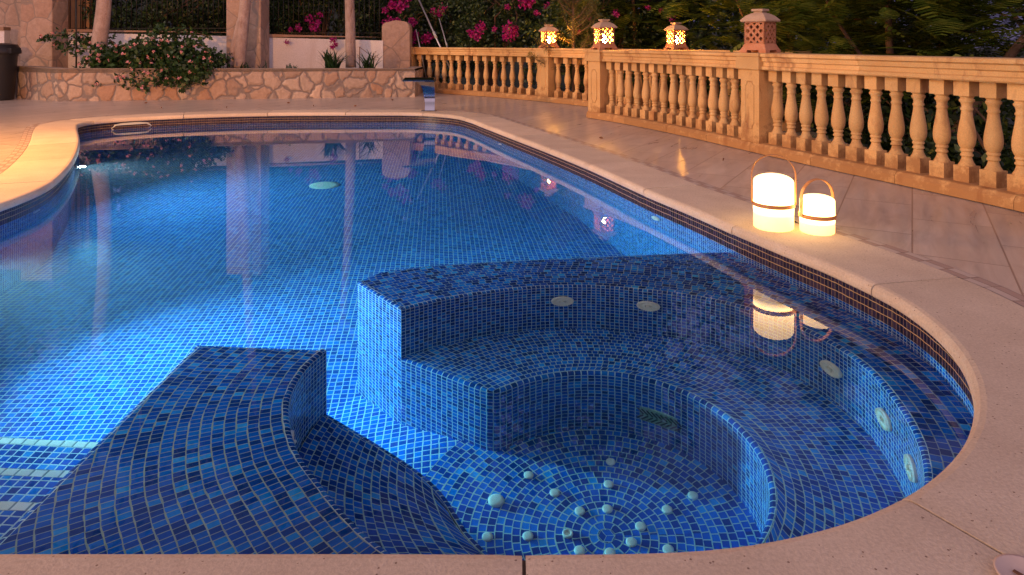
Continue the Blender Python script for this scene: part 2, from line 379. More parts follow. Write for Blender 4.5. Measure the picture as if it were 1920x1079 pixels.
# deck tiles
def deckmat():
    m, nt, bs = newmat('deck_tiles'); co = objco(nt, None, (0, 0, R(-60)))
    b = N(nt, 'ShaderNodeTexBrick'); nt.links.new(co, b.inputs[0]); b.offset = .5
    b.inputs['Scale'].default_value = 1; b.inputs['Brick Width'].default_value = .80; b.inputs['Row Height'].default_value = .40
    b.inputs['Mortar Size'].default_value = .0045; b.inputs['Mortar Smooth'].default_value = .2; b.inputs['Bias'].default_value = 0
    b.inputs['Color1'].default_value = (.0, .0, .0, 1); b.inputs['Color2'].default_value = (1, 1, 1, 1); b.inputs['Mortar'].default_value = (.5, .5, .5, 1)
    st = N(nt, 'ShaderNodeMapping'); nt.links.new(co, st.inputs[0]); st.inputs['Scale'].default_value = (1.2, 7, 1)
    st.inputs['Rotation'].default_value = (0, 0, R(42))
    adv = N(nt, 'ShaderNodeVectorMath', operation='ADD'); nt.links.new(st.outputs[0], adv.inputs[0])
    scv = N(nt, 'ShaderNodeVectorMath', operation='SCALE'); nt.links.new(b.outputs['Color'], scv.inputs[0]); scv.inputs['Scale'].default_value = 13
    nt.links.new(scv.outputs[0], adv.inputs[1])
    n1 = noise(nt, 1.6, 5, adv.outputs[0], .6, .8)
    col = ramp(nt, n1.outputs[0], [(.30, (.43, .37, .33)), (.5, (.54, .475, .42)), (.72, (.64, .57, .51))])
    col = mixc(nt, .35, col, mixc(nt, b.outputs['Color'], (.80, .78, .76), (1.08, 1.06, 1.05)), 'MULTIPLY')
    big = noise(nt, .8, 4, objco(nt)); col = mixc(nt, .5, col, ramp(nt, big.outputs[0], [(.3, (.78, .76, .74)), (.7, (1.05, 1.05, 1.05))]), 'MULTIPLY')
    col = mixc(nt, b.outputs['Fac'], col, (.29, .22, .19)); nt.links.new(col, bs.inputs['Base Color'])
    rr = ramp(nt, n1.outputs[0], [(.3, (.27,) * 3), (.7, (.33,) * 3)]); nt.links.new(rr, bs.inputs['Roughness'])
    bump(nt, bs, mth(nt, 'SUBTRACT', mth(nt, 'MULTIPLY', n1.outputs[0], .02), b.outputs['Fac']), .35, .003)
    return m
M['deck'] = deckmat()
def bordermat():
    m, nt, bs = newmat('border_strip'); uv = N(nt, 'ShaderNodeTexCoord').outputs['UV']; sp = N(nt, 'ShaderNodeSeparateXYZ'); nt.links.new(uv, sp.inputs[0])
    v = sp.outputs[1]; u = mth(nt, 'ADD', sp.outputs[0], mth(nt, 'MULTIPLY', v, .0))
    # a running zigzag of small pale and brown bricks
    row = mth(nt, 'FLOOR', mth(nt, 'MULTIPLY', v, 2.0)); uu = mth(nt, 'ADD', u, mth(nt, 'MULTIPLY', row, .5))
    alt = mth(nt, 'MODULO', mth(nt, 'FLOOR', mth(nt, 'MULTIPLY', uu, 2.0)), 2.0)
    fu = mth(nt, 'FRACT', mth(nt, 'MULTIPLY', uu, 2.0)); fv = mth(nt, 'FRACT', mth(nt, 'MULTIPLY', v, 2.0))
    ed = mth(nt, 'MINIMUM', mth(nt, 'MULTIPLY', mth(nt, 'MINIMUM', fu, mth(nt, 'SUBTRACT', 1.0, fu)), 2.0), mth(nt, 'MINIMUM', fv, mth(nt, 'SUBTRACT', 1.0, fv)))
    n = noise(nt, 20, 4, objco(nt)); c = mixc(nt, alt, (.54, .47, .41), (.40, .30, .25)); c = mixc(nt, n.outputs[0], mixc(nt, .3, c, (.4, .32, .28)), c)
    c = mixc(nt, mth(nt, 'LESS_THAN', ed, .045), c, (.20, .14, .11)); nt.links.new(c, bs.inputs['Base Color']); bs.inputs['Roughness'].default_value = .5
    return m
M['border'] = bordermat()

# ================================================================== pool outline
RIM = [(1.562, 3.013), (1.49, 3.30), (1.387, 3.592), (1.261, 3.98), (1.137, 4.40), (0.943, 4.982), (0.654, 5.987), (0.327, 6.964), (-0.10, 8.15), (-0.384, 8.95), (-0.587, 9.52), (-0.85, 10.02), (-1.40, 10.38),
       (-2.5, 10.41), (-3.659, 10.341), (-4.71, 10.037), (-5.36, 9.66), (-5.62, 9.286), (-5.60, 8.98), (-5.444, 8.694), (-4.75, 7.62), (-4.435, 7.109), (-4.119, 6.562), (-3.72, 5.80), (-3.44, 5.15), (-3.351, 4.74), (-3.33, 4.35),
       (-3.38, 3.7), (-3.45, 2.9), (-3.38, 2.1), (-3.0, 1.6), (-2.4, 1.45), (-1.6, 1.445), (-.9, 1.445), (-.3, 1.445)]
for k in range(0, 13):
    a = R(-90 + k * 8); RIM.append((.246 + 1.340 * math.cos(a), 2.785 + 1.340 * math.sin(a)))
RIMP = catmull(RIM[::-1], .06, True)        # reversed: clockwise, so the left normal points outward
def area(p): return sum(a[0] * b[1] - b[0] * a[1] for a, b in zip(p, p[1:] + p[:1])) / 2
if area(RIMP) > 0: RIMP = RIMP[::-1]
RN = normals(RIMP, True)
NR = len(RIMP)
def rim_off(d): return [(p[0] + n[0] * d, p[1] + n[1] * d) for p, n in zip(RIMP, RN)]

pool = empty('swimming_pool', (0, 0, 0), label='large free-form pool lined with blue glass mosaic, a round spa corner built into it', cat='pool')

def sweep_closed(profile, t, name, mat, parent, tile=.033, tu=.033):
    mb = MB(); base = rim_off(t); Sx = arclen(base + [base[0]])
    for i in range(NR):
        j = (i + 1) % NR; a, b = base[i], base[j]
        v = 0
        for (z0, z1) in zip(profile[:-1], profile[1:]):
            v1 = v + (z0 - z1) / tile
            mb.face([(a[0], a[1], z0), (b[0], b[1], z0), (b[0], b[1], z1), (a[0], a[1], z1)],
                    [(Sx[i] / tu, v), (Sx[i + 1] / tu, v), (Sx[i + 1] / tu, v1), (Sx[i] / tu, v1)])
            v = v1
    return mb.build(name, mat, parent)
sweep_closed([-.052, -.157], .03, 'waterline_tiles', M['band'], pool, .035, .0235)
sweep_closed([-.157, -2.3], .03, 'pool_wall', M['grid'], pool, .034, .0235)

# ---- pool floor
CX, CY = .33, .0 + 2.535
def fz(x, y):
    r = math.hypot(x - CX, y - CY)
    return -1.25 - .25 * min(1, max(0, (r - .76) / .8)) - .35 * min(1, max(0, (r - 2.2) / 5))
mb = MB(); st = .25; T = .036; ang = R(-6)
xs = np.arange(-7.2, 3.2, st); ys = np.arange(.9, 11.6, st)
for x in xs:
    for y in ys:
        q = [(x, y), (x + st, y), (x + st, y + st), (x, y + st)]
        mb.face([(a, b, fz(a, b)) for a, b in q], [((a * math.cos(ang) - b * math.sin(ang)) / T, (a * math.sin(ang) + b * math.cos(ang)) / T) for a, b in q])
mb.build('pool_floor', M['grid_floor'], pool)

# ---- generic block edge: path with left normal pointing INTO the block
def wall_sweep(path, ztop, zbot, name, mat, parent, r=.022, tile=.033, tu=.033):
    Nn = normals(path); Sx = arclen(path); mb = MB()
    arc = [(r * (1 - math.sin(a)), ztop - r * (1 - math.cos(a))) for a in np.linspace(0, math.pi / 2, 4)]
    for i in range(len(path) - 1):
        zb = [zbot(*path[i]), zbot(*path[i + 1])] if callable(zbot) else [zbot, zbot]
        pf = [(o, z, k / 3.0) for k, (o, z) in enumerate(arc)]
        rows = []
        for e_, ii in enumerate((i, i + 1)):
            p, n = path[ii], Nn[ii]; L = [((p[0] + n[0] * o, p[1] + n[1] * o, z), v) for o, z, v in pf]
            for f in (.33, .66, 1.0):
                z = ztop - r + (zb[e_] - ztop + r) * f
                L.append(((p[0], p[1], z), 1 + (ztop - r - z) / tile))
            rows.append(L)
        for k in range(len(rows[0]) - 1):
            a, b, c, d = rows[0][k], rows[1][k], rows[1][k + 1], rows[0][k + 1]
            mb.face([a[0], b[0], c[0], d[0]], [(Sx[i] / tu, a[1]), (Sx[i + 1] / tu, b[1]), (Sx[i + 1] / tu, c[1]), (Sx[i] / tu, d[1])], k < 3)
    return mb.build(name, mat, parent)
def ray_poly(p, d, poly, far=9):
    best = far
    for a, b in zip(poly[:-1], poly[1:]):
        ex, ey = b[0] - a[0], b[1] - a[1]; det = d[0] * (-ey) + ex * d[1]
        if abs(det) < 1e-9: continue
        rx, ry = a[0] - p[0], a[1] - p[1]
        t = (rx * (-ey) + ex * ry) / det; u = (d[0] * ry - d[1] * rx) / det
        if t > 0 and -1e-6 <= u <= 1 + 1e-6: best = min(best, t)
    return best
def ledge_rows(path, outer, z, name, mat, parent, r0=.022, w=.034, tu=.033, kmax=60, far=1.2, cuts=()):
    Nn = normals(path); mb = MB()
    mx = [ray_poly(p, n, outer, far) for p, n in zip(path, Nn)]
    mx = [max(m, r0) for m in mx]
    for k in range(kmax):
        o0, o1 = r0 + k * w, r0 + (k + 1) * w; u = 0; alive = False
        for i in range(len(path) - 1):
            p, q, n, m = path[i], path[i + 1], Nn[i], Nn[i + 1]
            om = (o0 + o1) / 2
            L = math.hypot(p[0] + n[0] * om - q[0] - m[0] * om, p[1] + n[1] * om - q[1] - m[1] * om); u1 = u + L / tu
            a0, a1, b0, b1 = min(o0, mx[i]), min(o1, mx[i]), min(o0, mx[i + 1]), min(o1, mx[i + 1])
            if a1 > a0 or b1 > b0:
                alive = True
                f = lambda P_, N_, o: (P_[0] + N_[0] * o, P_[1] + N_[1] * o, z)
                mb.face([f(p, n, a0), f(q, m, b0), f(q, m, b1), f(p, n, a1)],
                        [(u, k + (a0 - o0) / w), (u1, k + (b0 - o0) / w), (u1, k + (b1 - o0) / w), (u, k + (a1 - o0) / w)])
            u = u1
        if not alive: break
    o = mb.build(name, mat, parent)
    bm = bmesh.new(); bm.from_mesh(o.data)
    for co, no in cuts:
        bmesh.ops.bisect_plane(bm, geom=bm.verts[:] + bm.edges[:] + bm.faces[:], plane_co=co, plane_no=no, clear_outer=True)
    bm.to_mesh(o.data); bm.free(); return o
def extend(path, n=7, d=.04):
    a, b = np.array(path[-2]), np.array(path[-1]); t = (b - a) / np.linalg.norm(b - a)
    return list(path) + [tuple(b + t * d * (k + 1)) for k in range(n)]

ZL, ZS, ZF = -.255, -.785, -1.25
def circ(r, a0, a1, n): return [(CX + r * math.cos(R(a0 + (a1 - a0) * k / n)), CY + r * math.sin(R(a0 + (a1 - a0) * k / n))) for k in range(n + 1)]
# upper block (far side and right side of the spa)
U, UI = (-.799, 3.58), (-.517, 3.231)
LIN = catmull([UI, (-.31, 3.365), (-.053, 3.47), (.162, 3.52), (.40, 3.525), (.64, 3.475), (.883, 3.385), (1.09, 3.245), (1.235, 3.06), (1.322, 2.861), (1.356, 2.68), (1.340, 2.45), (1.275, 2.184), (1.17, 1.97), (1.02, 1.78), (.80, 1.63), (.5, 1.53), (.2, 1.50)], .04)
LOUT = catmull([(1.60, 4.12), (1.292, 4.10), (.90, 4.06), (.586, 4.02), (.122, 3.955), (-.3, 3.885), (-.60, 3.80), (-.73, 3.72), U], .05)
end = [tuple(np.array(U) * (1 - t) + np.array(UI) * t) for t in np.linspace(0, 1, 9)]
def zb_up(x, y):
    on_inner = math.hypot(x - CX, y - CY) < 1.075 and (x, y) != UI
    return ZS - .01 if on_inner else -2.0
blockU = (LOUT + end[1:-1] + LIN)           # block lies to the left when walked this way
wall_sweep(LOUT + end[1:-1] + [UI], ZL, -2.0, 'spa_outer_wall', M['grid'], pool, tile=.029, tu=.036)
wall_sweep(LIN, ZL, ZS - .01, 'spa_backrest', M['grid'], pool, tile=.035, tu=.0235)
outerU = [(p[0], p[1]) for p in LOUT]
gn_ = np.array((UI[1] - U[1], -(UI[0] - U[0]))); gn_ /= np.linalg.norm(gn_)
ledge_rows(list(reversed(extend(list(reversed(LIN))))), [(p[0], p[1] - .022) for p in LOUT] + [(-1.1, 3.30)], ZL, 'spa_ledge', M['ledge2'], pool, w=.033, tu=.036, far=.95,
           cuts=[((U[0] - gn_[0] * .021, U[1] - gn_[1] * .021, 0), (gn_[0], gn_[1], 0))])
# near-left block
LEND, LCOR = (-.754, 2.817), (-1.295, 2.86)
NIN = catmull([LEND, (-.79, 2.66), (-.785, 2.461), (-.735, 2.292), (-.655, 2.131), (-.551, 1.991), (-.441, 1.855), (-.318, 1.735), (-.1, 1.60), (.15, 1.50)], .04)
NLEFT = [(-1.30, y) for y in np.linspace(1.1, 2.86, 30)]
nend = [tuple(np.array(LCOR) * (1 - t) + np.array(LEND) * t) for t in np.linspace(0, 1, 12)]
# walk the other way round so that the left normal points into the block
wall_sweep(list(reversed(NLEFT + nend[1:])), ZL, -2.0, 'bench_outer_wall', M['grid'], pool, tile=.031)
NREV = list(reversed(NIN))
wall_sweep(NREV, ZL, ZS - .01, 'spa_backrest', M['grid'], pool, tile=.035, tu=.0235)
ledge_rows(extend(NREV), [(-1.6, .4), (-1.6, 3.6)], ZL, 'spa_ledge', M['ledge'], pool, w=.036, tu=.025, far=1.3,
           cuts=[((-1.278, 0, 0), (-1, 0, 0)), ((LEND[0], LEND[1] - .020, 0), (.0793, .9969, 0))])

# seat
SEATC = (-.068, 2.943)
path = [UI] + [tuple(np.array(UI) * (1 - t) + np.array(SEATC) * t) for t in np.linspace(.1, .95, 8)]
path += circ(.575, 133, -168, 90)
nn = np.array(path[-1]); tgt = np.array((-.74, 2.80))
path += [tuple(nn * (1 - t) + tgt * t) for t in np.linspace(.12, 1, 8)]
# light smoothing of the two corners
pp = np.array(path)
for _ in range(3): pp[1:-1] = .25 * pp[:-2] + .5 * pp[1:-1] + .25 * pp[2:]
for _ in range(9): pp[-15:-4] = .25 * pp[-16:-5] + .5 * pp[-15:-4] + .25 * pp[-14:-3]
SEATP = [tuple(p) for p in pp]
wall_sweep(SEATP, ZS, lambda x, y: min(-1.252, fz(x, y) - .05), 'spa_seat_riser', M['grid'], pool, tile=.026, tu=.030)
_n = normals(SEATP); _o = [(p[0] + q[0] * .0215, p[1] + q[1] * .0215) for p, q in zip(SEATP, _n)]
_pol = [(math.hypot(x - CX, y - CY), math.degrees(math.atan2(y - CY, x - CX))) for x, y in _o]
_e = []
for rr_, aa_ in reversed(_pol):                 # near end: from the backrest towards the spa centre
    if _e and rr_ >= _e[-1][0]: break
    _e.append((rr_, aa_ - 360 if aa_ > 0 else aa_))
_e = _e[::-1]; ER, EA = [q[0] for q in _e], [q[1] for q in _e]
def seat_end(rad):
    if rad > ER[-1]: return EA[-1] + (EA[-1] - EA[-3]) / (ER[-1] - ER[-3]) * (rad - ER[-1])
    return float(np.interp(rad, ER, EA))
mb = MB(); w = .029; k = 0; r = .597
def seat_far(rad): return 134 + 6.3 * min(1, (rad - .575) / .521) - .2 - (3 if rad > 1.1 else 0)
while r < 1.10:
    I1, O1, I0, O0 = seat_far(r), seat_far(r + w), seat_end(r), seat_end(r + w); a1 = I1
    n = 150; rm = r + w / 2
    for i in range(n):
        b0, b1 = R(I1 + (I0 - I1) * i / n), R(I1 + (I0 - I1) * (i + 1) / n); c0_, c1_ = R(O1 + (O0 - O1) * i / n), R(O1 + (O0 - O1) * (i + 1) / n)
        g = lambda rr, b: (CX + rr * math.cos(b), CY + rr * math.sin(b), ZS)
        mb.face([g(r, b0), g(r, b1), g(r + w, c1_), g(r + w, c0_)], [(abs(b0 - R(a1)) * rm / .027, k), (abs(b1 - R(a1)) * rm / .027, k), (abs(b1 - R(a1)) * rm / .027, k + 1), (abs(b0 - R(a1)) * rm / .027, k + 1)])
    r += w; k += 1
mb.build('spa_seat', M['ring'], pool)
# spa floor disc of concentric rings
mb = MB(); w = .0315
FC = (.345, 2.535)
for k in range(24):
    r0, r1 = k * w, (k + 1) * w; nt_ = max(3, round(2 * math.pi * (r0 + r1) / 2 / .033)); n = max(12, min(96, nt_ * 2)); n = nt_ if nt_ > 48 else nt_ * 2
    for i in range(n):
        b0, b1 = 2 * math.pi * i / n, 2 * math.pi * (i + 1) / n
        g = lambda rr, b: (FC[0] + rr * math.cos(b), FC[1] + rr * math.sin(b), ZF + .005)
        mb.face([g(r0, b0), g(r0, b1), g(r1, b1), g(r1, b0)], [(i * nt_ / n, k), ((i + 1) * nt_ / n, k), ((i + 1) * nt_ / n, k + 1), (i * nt_ / n, k + 1)])
mb.build('spa_floor', M['ring'], pool)
# steps to the left of the near block
for (y0, y1, z) in ((1.2, 2.03, -.45), (2.03, 2.40, -.75), (2.40, 2.79, -1.05)):
    mb = MB(); T = .034
    def q(a, b, c, d, uv): mb.face([a, b, c, d], uv)
    xa, xb = -3.6, -1.30
    mb.face([(xa, y0, z), (xb, y0, z), (xb, y1 - .036, z), (xa, y1 - .036, z)], [(xa / T, y0 / T), (xb / T, y0 / T), (xb / T, (y1 - .036) / T), (xa / T, (y1 - .036) / T)])
    mb.face([(xa, y1, z - .01), (xb, y1, z - .01), (xb, y1, -2), (xa, y1, -2)], [(xa / T, 0), (xb / T, 0), (xb / T, (z + 2) / T), (xa / T, (z + 2) / T)])
    s_ = mb.build('step', M['grid'], pool)
    mb = MB()
    mb.face([(xa, y1 - .036, z), (xb, y1 - .036, z), (xb, y1 + .001, z), (xa, y1 + .001, z)], [(xa / .05, 0.02), (xb / .05, 0.02), (xb / .05, .98), (xa / .05, .98)])
    mb.face([(xa, y1 + .001, z), (xb, y1 + .001, z), (xb, y1 + .001, z - .012), (xa, y1 + .001, z - .012)], [(xa / .05, .1), (xb / .05, .1), (xb / .05, .8), (xa / .05, .8)])
    mb.build('step_edging', M['pale'], s_)

# ---- pool fittings (parts of the pool)
def disc_jet(pos, nrm, r, name, mat, ribs=True):
    mb = MB(); mb.lathe([(r * .30, .0), (r * .32, .012), (r * .45, .014), (r * .5, .010), (r * .82, .010), (r * .9, .014), (r, .008), (r, 0)], 28)
    if ribs:
        for k in range(28):
            a = 2 * math.pi * k / 28; mb.box((math.cos(a) * r * .86, math.sin(a) * r * .86, .013), (r * .16, r * .06, .006), a)
    mb.lathe([(r * .18, 0), (r * .18, .02), (r * .05, .024)], 12)
    o = mb.build(name, mat, pool, split=True); o.location = pos
    o.rotation_euler = Vector(nrm).to_track_quat('Z', 'Y').to_euler(); return o
def near_on(path, x, y):
    i = min(range(len(path)), key=lambda i: (path[i][0] - x) ** 2 + (path[i][1] - y) ** 2); return i
LN = normals(LIN)
for (x, y, z) in ((.25, 3.55, -.45), (.69, 3.5, -.45), (1.37, 2.86, -.50), (1.37, 2.48, -.50), (1.26, 2.22, -.50)):
    i = near_on(LIN, x, y); n = LN[i]; disc_jet((LIN[i][0] - n[0] * .002, LIN[i][1] - n[1] * .002, z), (-n[0], -n[1], 0), .058, 'water_jet', M['wplas'])
i = near_on(NREV, -.75, 2.36); n = normals(NREV)[i]; disc_jet((NREV[i][0] - n[0] * .002, NREV[i][1] - n[1] * .002, -.50), (-n[0], -n[1], 0), .055, 'water_jet', M['wplas'])
# drain grating on the riser
gx, gy = .64, 3.02; a = math.atan2(gy - CY, gx - CX); gx, gy = CX + .573 * math.cos(a), CY + .573 * math.sin(a)
gr = MB(); gr.box((0, 0, 0), (.215, .012, .105)); g_ = gr.build('drain_grating', M['green'], pool, bev=.003, loc=(gx, gy, -1.07), rz=a + math.pi / 2)
sl_ = MB()
for k in range(9):
    for s in (-1, 1):
        x0 = -.09 + k * .0215
        sl_.box((x0, .0085, s * .022), (.006, .004, .045), 0, 1, Matrix.Translation((x0, 0, s * .022)) @ Matrix.Rotation(s * R(40), 4, 'Y') @ Matrix.Translation((-x0, 0, -s * .022)))
sl_.build('slot_shade', M['dark'], g_)  # solid dark bars instead of holes, shade put into the colour
# air nozzles
KN = [(-0.062, 2.697, 1), (0.068, 2.831, 0), (0.168, 2.737, 0), (0.387, 2.778, 0), (0.413, 2.901, 0), (0.707, 2.71, 0), (0.592, 2.645, 0), (0.365, 2.654, 0), (0.259, 2.646, 0), (0.476, 2.57, 0), (-0.09, 2.531, 0), (0.058, 2.534, 0), (0.204, 2.544, 2), (0.431, 2.503, 0), (0.241, 2.471, 0), (0.348, 2.46, 0), (0.556, 2.468, 0)]
def knob(r, h, openc):
    mb = MB(); pr = [(r * .95, 0), (r, h * .25), (r, h * .65), (r * .88, h * .9), (r * .6, h)]
    if openc: pr = [(r * .95, 0), (r, h * .3), (r * .98, h * .8), (r * .85, h), (r * .55, h * .95), (r * .5, h * .2), (r * .1, h * .2)]
    mb.lathe(pr, 20); return mb.mesh('air_nozzle')
kme = [knob(.020, .011, 0), knob(.031, .017, 0), knob(.020, .011, 1)]
for x, y, t in KN: o = mk('air_nozzle', kme[t], M['wplas'], pool); o.location = (x, y, ZF + .004)
# floor drain far out
mb = MB(); mb.lathe([(.16, 0), (.16, .01), (.10, .016), (.03, .016)], 28); o = mb.build('floor_drain', M['wplas'], pool); o.location = (-2.03, 7.5, fz(-2.03, 7.5) + .004)
# skimmer in the far left corner, return jets, light niches
WALLP = rim_off(.03)
def wall_pt(x, y):
    i = near_on(WALLP, x, y); n = RN[i]; return WALLP[i], (-n[0], -n[1]), i
(px, py), n, i = wall_pt(-5.28, 9.66)
rz = math.atan2(n[1], n[0]) + math.pi / 2
fr = MB()
W2, H2 = .25, .065
ring_o = [(-W2 - .05, 0), (-W2 + .02, H2), (W2 - .02, H2), (W2 + .05, 0), (W2 - .02, -H2), (-W2 + .02, -H2)]
ring_i = [(a * .82, b * .55) for a, b in ring_o]
for k in range(6):
    a, b, c, d = ring_o[k], ring_o[(k + 1) % 6], ring_i[(k + 1) % 6], ring_i[k]
    fr.addm([(a[0], -.004, a[1]), (b[0], -.004, b[1]), (c[0], -.03, c[1]), (d[0], -.03, d[1]), (a[0], .02, a[1]), (b[0], .02, b[1]), (c[0], .05, c[1]), (d[0], .05, d[1])],
            [(0, 1, 2, 3), (4, 7, 6, 5), (0, 4, 5, 1), (3, 2, 6, 7)])
# frame turned so that -y faces the water
sk = fr.build('skimmer_frame', M['gplas'], pool, loc=(px, py, -.135), rz=rz)
mo = MB(); mo.addm([(a, .004, b) for a, b in ring_i], [(0, 1, 2, 3, 4, 5)]); mo.build('skimmer_mouth_shade', M['dark'], sk)  # flat dark plate, the opening's shade is in its colour
for (x, y, z, r_) in ((-.18, 8.3, -.27, .045), (1.0, 4.85, -.26, .045)):
    (qx, qy), n, i = wall_pt(x, y); disc_jet((qx + n[0] * .002, qy + n[1] * .002, z), (n[0], n[1], 0), r_, 'return_inlet', M['wplas'], False)
(qx, qy), n, i = wall_pt(-3.41, 5.03); mb = MB(); mb.box((0, 0, 0), (.10, .012, .05)); mb.build('wall_marker', M['gplas'], pool, bev=.003, loc=(qx, qy, -.21), rz=math.atan2(n[1], n[0]) + math.pi / 2)
# underwater lights: real fixtures on the wall
M['lens'] = emis('light_lens', (.75, .92, 1.0), 14)
def pool_light(x, y, z, aim, power, cone=150, col=(.52, .80, 1.0), lens=.07):
    (qx, qy), n, i = wall_pt(x, y)
    mb = MB(); mb.lathe([(lens * 1.5, 0), (lens * 1.5, .012), (lens * 1.1, .02), (lens, .012)], 24)
    o = mb.build('pool_light', M['wplas'], pool); o.location = (qx + n[0] * .002, qy + n[1] * .002, z); o.rotation_euler = Vector((n[0], n[1], 0)).to_track_quat('Z', 'Y').to_euler()
    mb = MB(); mb.lathe([(lens, .013), (lens * .7, .022), (lens * .1, .026)], 20); mb.build('lens', M['lens'], o)
    l = bpy.data.lights.new('underwater_spot', 'SPOT'); l.energy = power; l.color = col; l.spot_size = R(cone); l.spot_blend = 1; l.shadow_soft_size = .13 if lens > .06 else .03
    lo = bpy.data.objects.new('underwater_spot', l); COL.objects.link(lo)
    lo.location = (qx + n[0] * .06, qy + n[1] * .06, z)
    lo.rotation_euler = Vector(aim).to_track_quat('-Z', 'Y').to_euler(); lo.parent = None
pool_light(-3.30, 3.95, -.62, (1, -.20, -.03), 960, 108)
pool_light(-4.35, 6.85, -.36, (1, -.05, -.16), 430, 150, lens=.055)

# ---- water: calm surface, with faint scattering in the water body
def watermat():
    m = bpy.data.materials.new('pool_water'); m.use_nodes = True; nt = m.node_tree; nt.nodes.clear()
    g = N(nt, 'ShaderNodeBsdfGlass'); g.inputs['IOR'].default_value = 1.33; g.inputs['Roughness'].default_value = 0; g.inputs['Color'].default_value = (1, 1, 1, 1)
    n = noise(nt, 1.3, 2, objco(nt)); b = N(nt, 'ShaderNodeBump'); b.inputs['Strength'].default_value = .05; b.inputs['Distance'].default_value = .01
    nt.links.new(n.outputs[0], b.inputs['Height']); nt.links.new(b.outputs[0], g.inputs['Normal'])
    o = N(nt, 'ShaderNodeOutputMaterial'); nt.links.new(g.outputs[0], o.inputs[0])
    v = N(nt, 'ShaderNodeVolumePrincipled'); v.inputs['Color'].default_value = (.7, .93, 1, 1); v.inputs['Density'].default_value = .028; v.inputs['Anisotropy'].default_value = .15
    ab = N(nt, 'ShaderNodeVolumeAbsorption'); ab.inputs['Color'].default_value = (.02, .80, .97, 1); ab.inputs['Density'].default_value = .28
    av_ = N(nt, 'ShaderNodeAddShader'); nt.links.new(v.outputs[0], av_.inputs[0]); nt.links.new(ab.outputs[0], av_.inputs[1])
    nt.links.new(av_.outputs[0], o.inputs[1])
    return m
mb = MB(); zb = -2.6
mb.box((-2.0, 5.9, (ZW + zb) / 2), (8.6, 10.2, ZW - zb)); mb.build('water', watermat(), None, kind='structure', label='calm clear pool water')

# ================================================================== coping stones
def rim_s():
    return arclen(RIMP + [RIMP[0]])
RS = rim_s(); RT = RS[-1]; RC = RIMP + [RIMP[0]]; RNC = RN + [RN[0]]
def rim_at(s):
    s = s % RT; i = min(NR - 1, int(np.searchsorted(RS, s, side='right')) - 1); f = (s - RS[i]) / (RS[i + 1] - RS[i])
    p = [RC[i][k] * (1 - f) + RC[i + 1][k] * f for k in (0, 1)]; n = [RNC[i][k] * (1 - f) + RNC[i + 1][k] * f for k in (0, 1)]
    return p, n
def s_of(x, y): return RS[near_on(RIMP, x, y)]
fixed = sorted([s_of(.908, 1.606), s_of(.005, 1.419), s_of(1.562, 3.013), s_of(1.261, 3.98), s_of(.943, 4.982), s_of(.654, 5.987), s_of(.38, 6.86), s_of(-1.3, 10.36), s_of(-2.5, 10.41)])
joints = []
for a, b in zip(fixed, fixed[1:] + [fixed[0] + RT]):
    n = max(1, round((b - a) / 1.12)); joints += [a + (b - a) * k / n for k in range(n)]
CW = .45
prof = [(CW, -.06), (CW, -.006), (CW - .006, 0), (.032, 0), (.016, -.004), (.005, -.014), (0, -.028), (0, -.046), (.006, -.054), (.02, -.056), (.06, -.056)]
for a, b in zip(joints, joints[1:] + [joints[0] + RT]):
    g = .0038; a += g; b -= g; n = max(2, int((b - a) / .05)); mb = MB(); vs = []; fs = []
    jz = random.uniform(-.0012, .0012)
    for k in range(n + 1):
        p, nn = rim_at(a + (b - a) * k / n); endk = .006 if k in (0, n) else 0
        for o, z in prof: vs.append((p[0] + nn[0] * o, p[1] + nn[1] * o, z + jz - (endk * .35 if z > -.01 else 0)))
    m_ = len(prof)
    for k in range(n):
        for j in range(m_):
            fs.append((k * m_ + j, k * m_ + (j + 1) % m_, (k + 1) * m_ + (j + 1) % m_, (k + 1) * m_ + j))
    fs.append(tuple(range(m_))); fs.append(tuple(n * m_ + j for j in reversed(range(m_))))
    mb.addm(vs, fs, False); mb.build('coping_stone', M['coping'], pool)
def ring_band(o0, o1, z0, z1, name, mat, parent=None, uvw=None, **k):
    mb = MB()
    for i in range(NR):
        j = (i + 1) % NR
        f = lambda q, o, z: (RIMP[q][0] + RN[q][0] * o, RIMP[q][1] + RN[q][1] * o, z)
        u0, u1 = RS[i] / (uvw or 1), RS[i + 1] / (uvw or 1)
        mb.face([f(i, o0, z0), f(i, o1, z1), f(j, o1, z1), f(j, o0, z0)], [(u0, 0), (u0, 1), (u1, 1), (u1, 0)])
    return mb.build(name, mat, parent, **k)
ring_band(.02, CW - .004, -.013, -.010, 'joint_mortar', simple('dark_joint', (.13, .095, .075), .95, 0, 60, .3), pool)
ring_band(CW + .002, CW + .092, -.0035, -.0035, 'paving_border', M['border'], None, .22, kind='structure', label='narrow patterned stone border strip following the coping')

# ================================================================== deck, ground
def sheet_with_hole(name, mat, outer, hole, z, **k):
    bm = bmesh.new()
    a = [bm.verts.new((x, y, z)) for x, y in outer]; b = [bm.verts.new((x, y, z)) for x, y in hole]
    es = [bm.edges.new((a[i], a[(i + 1) % len(a)])) for i in range(len(a))] + [bm.edges.new((b[i], b[(i + 1) % len(b)])) for i in range(len(b))]
    bmesh.ops.triangle_fill(bm, use_beauty=True, use_dissolve=False, edges=es)
    for f in bm.faces:
        if f.normal.z < 0: f.normal_flip()
    me = bpy.data.meshes.new(name); bm.to_mesh(me); bm.free()
    return mk(name, me, mat, None, **k)
BALN = [(1.04, 9.70), (1.32, 9.20), (1.66, 8.45), (1.983, 7.62), (2.286, 6.70), (2.614, 5.75), (2.83, 5.20), (3.02, 4.70), (3.17, 4.26), (3.34, 3.5), (3.42, 2.7), (3.40, 1.9), (3.3, 1.2)]
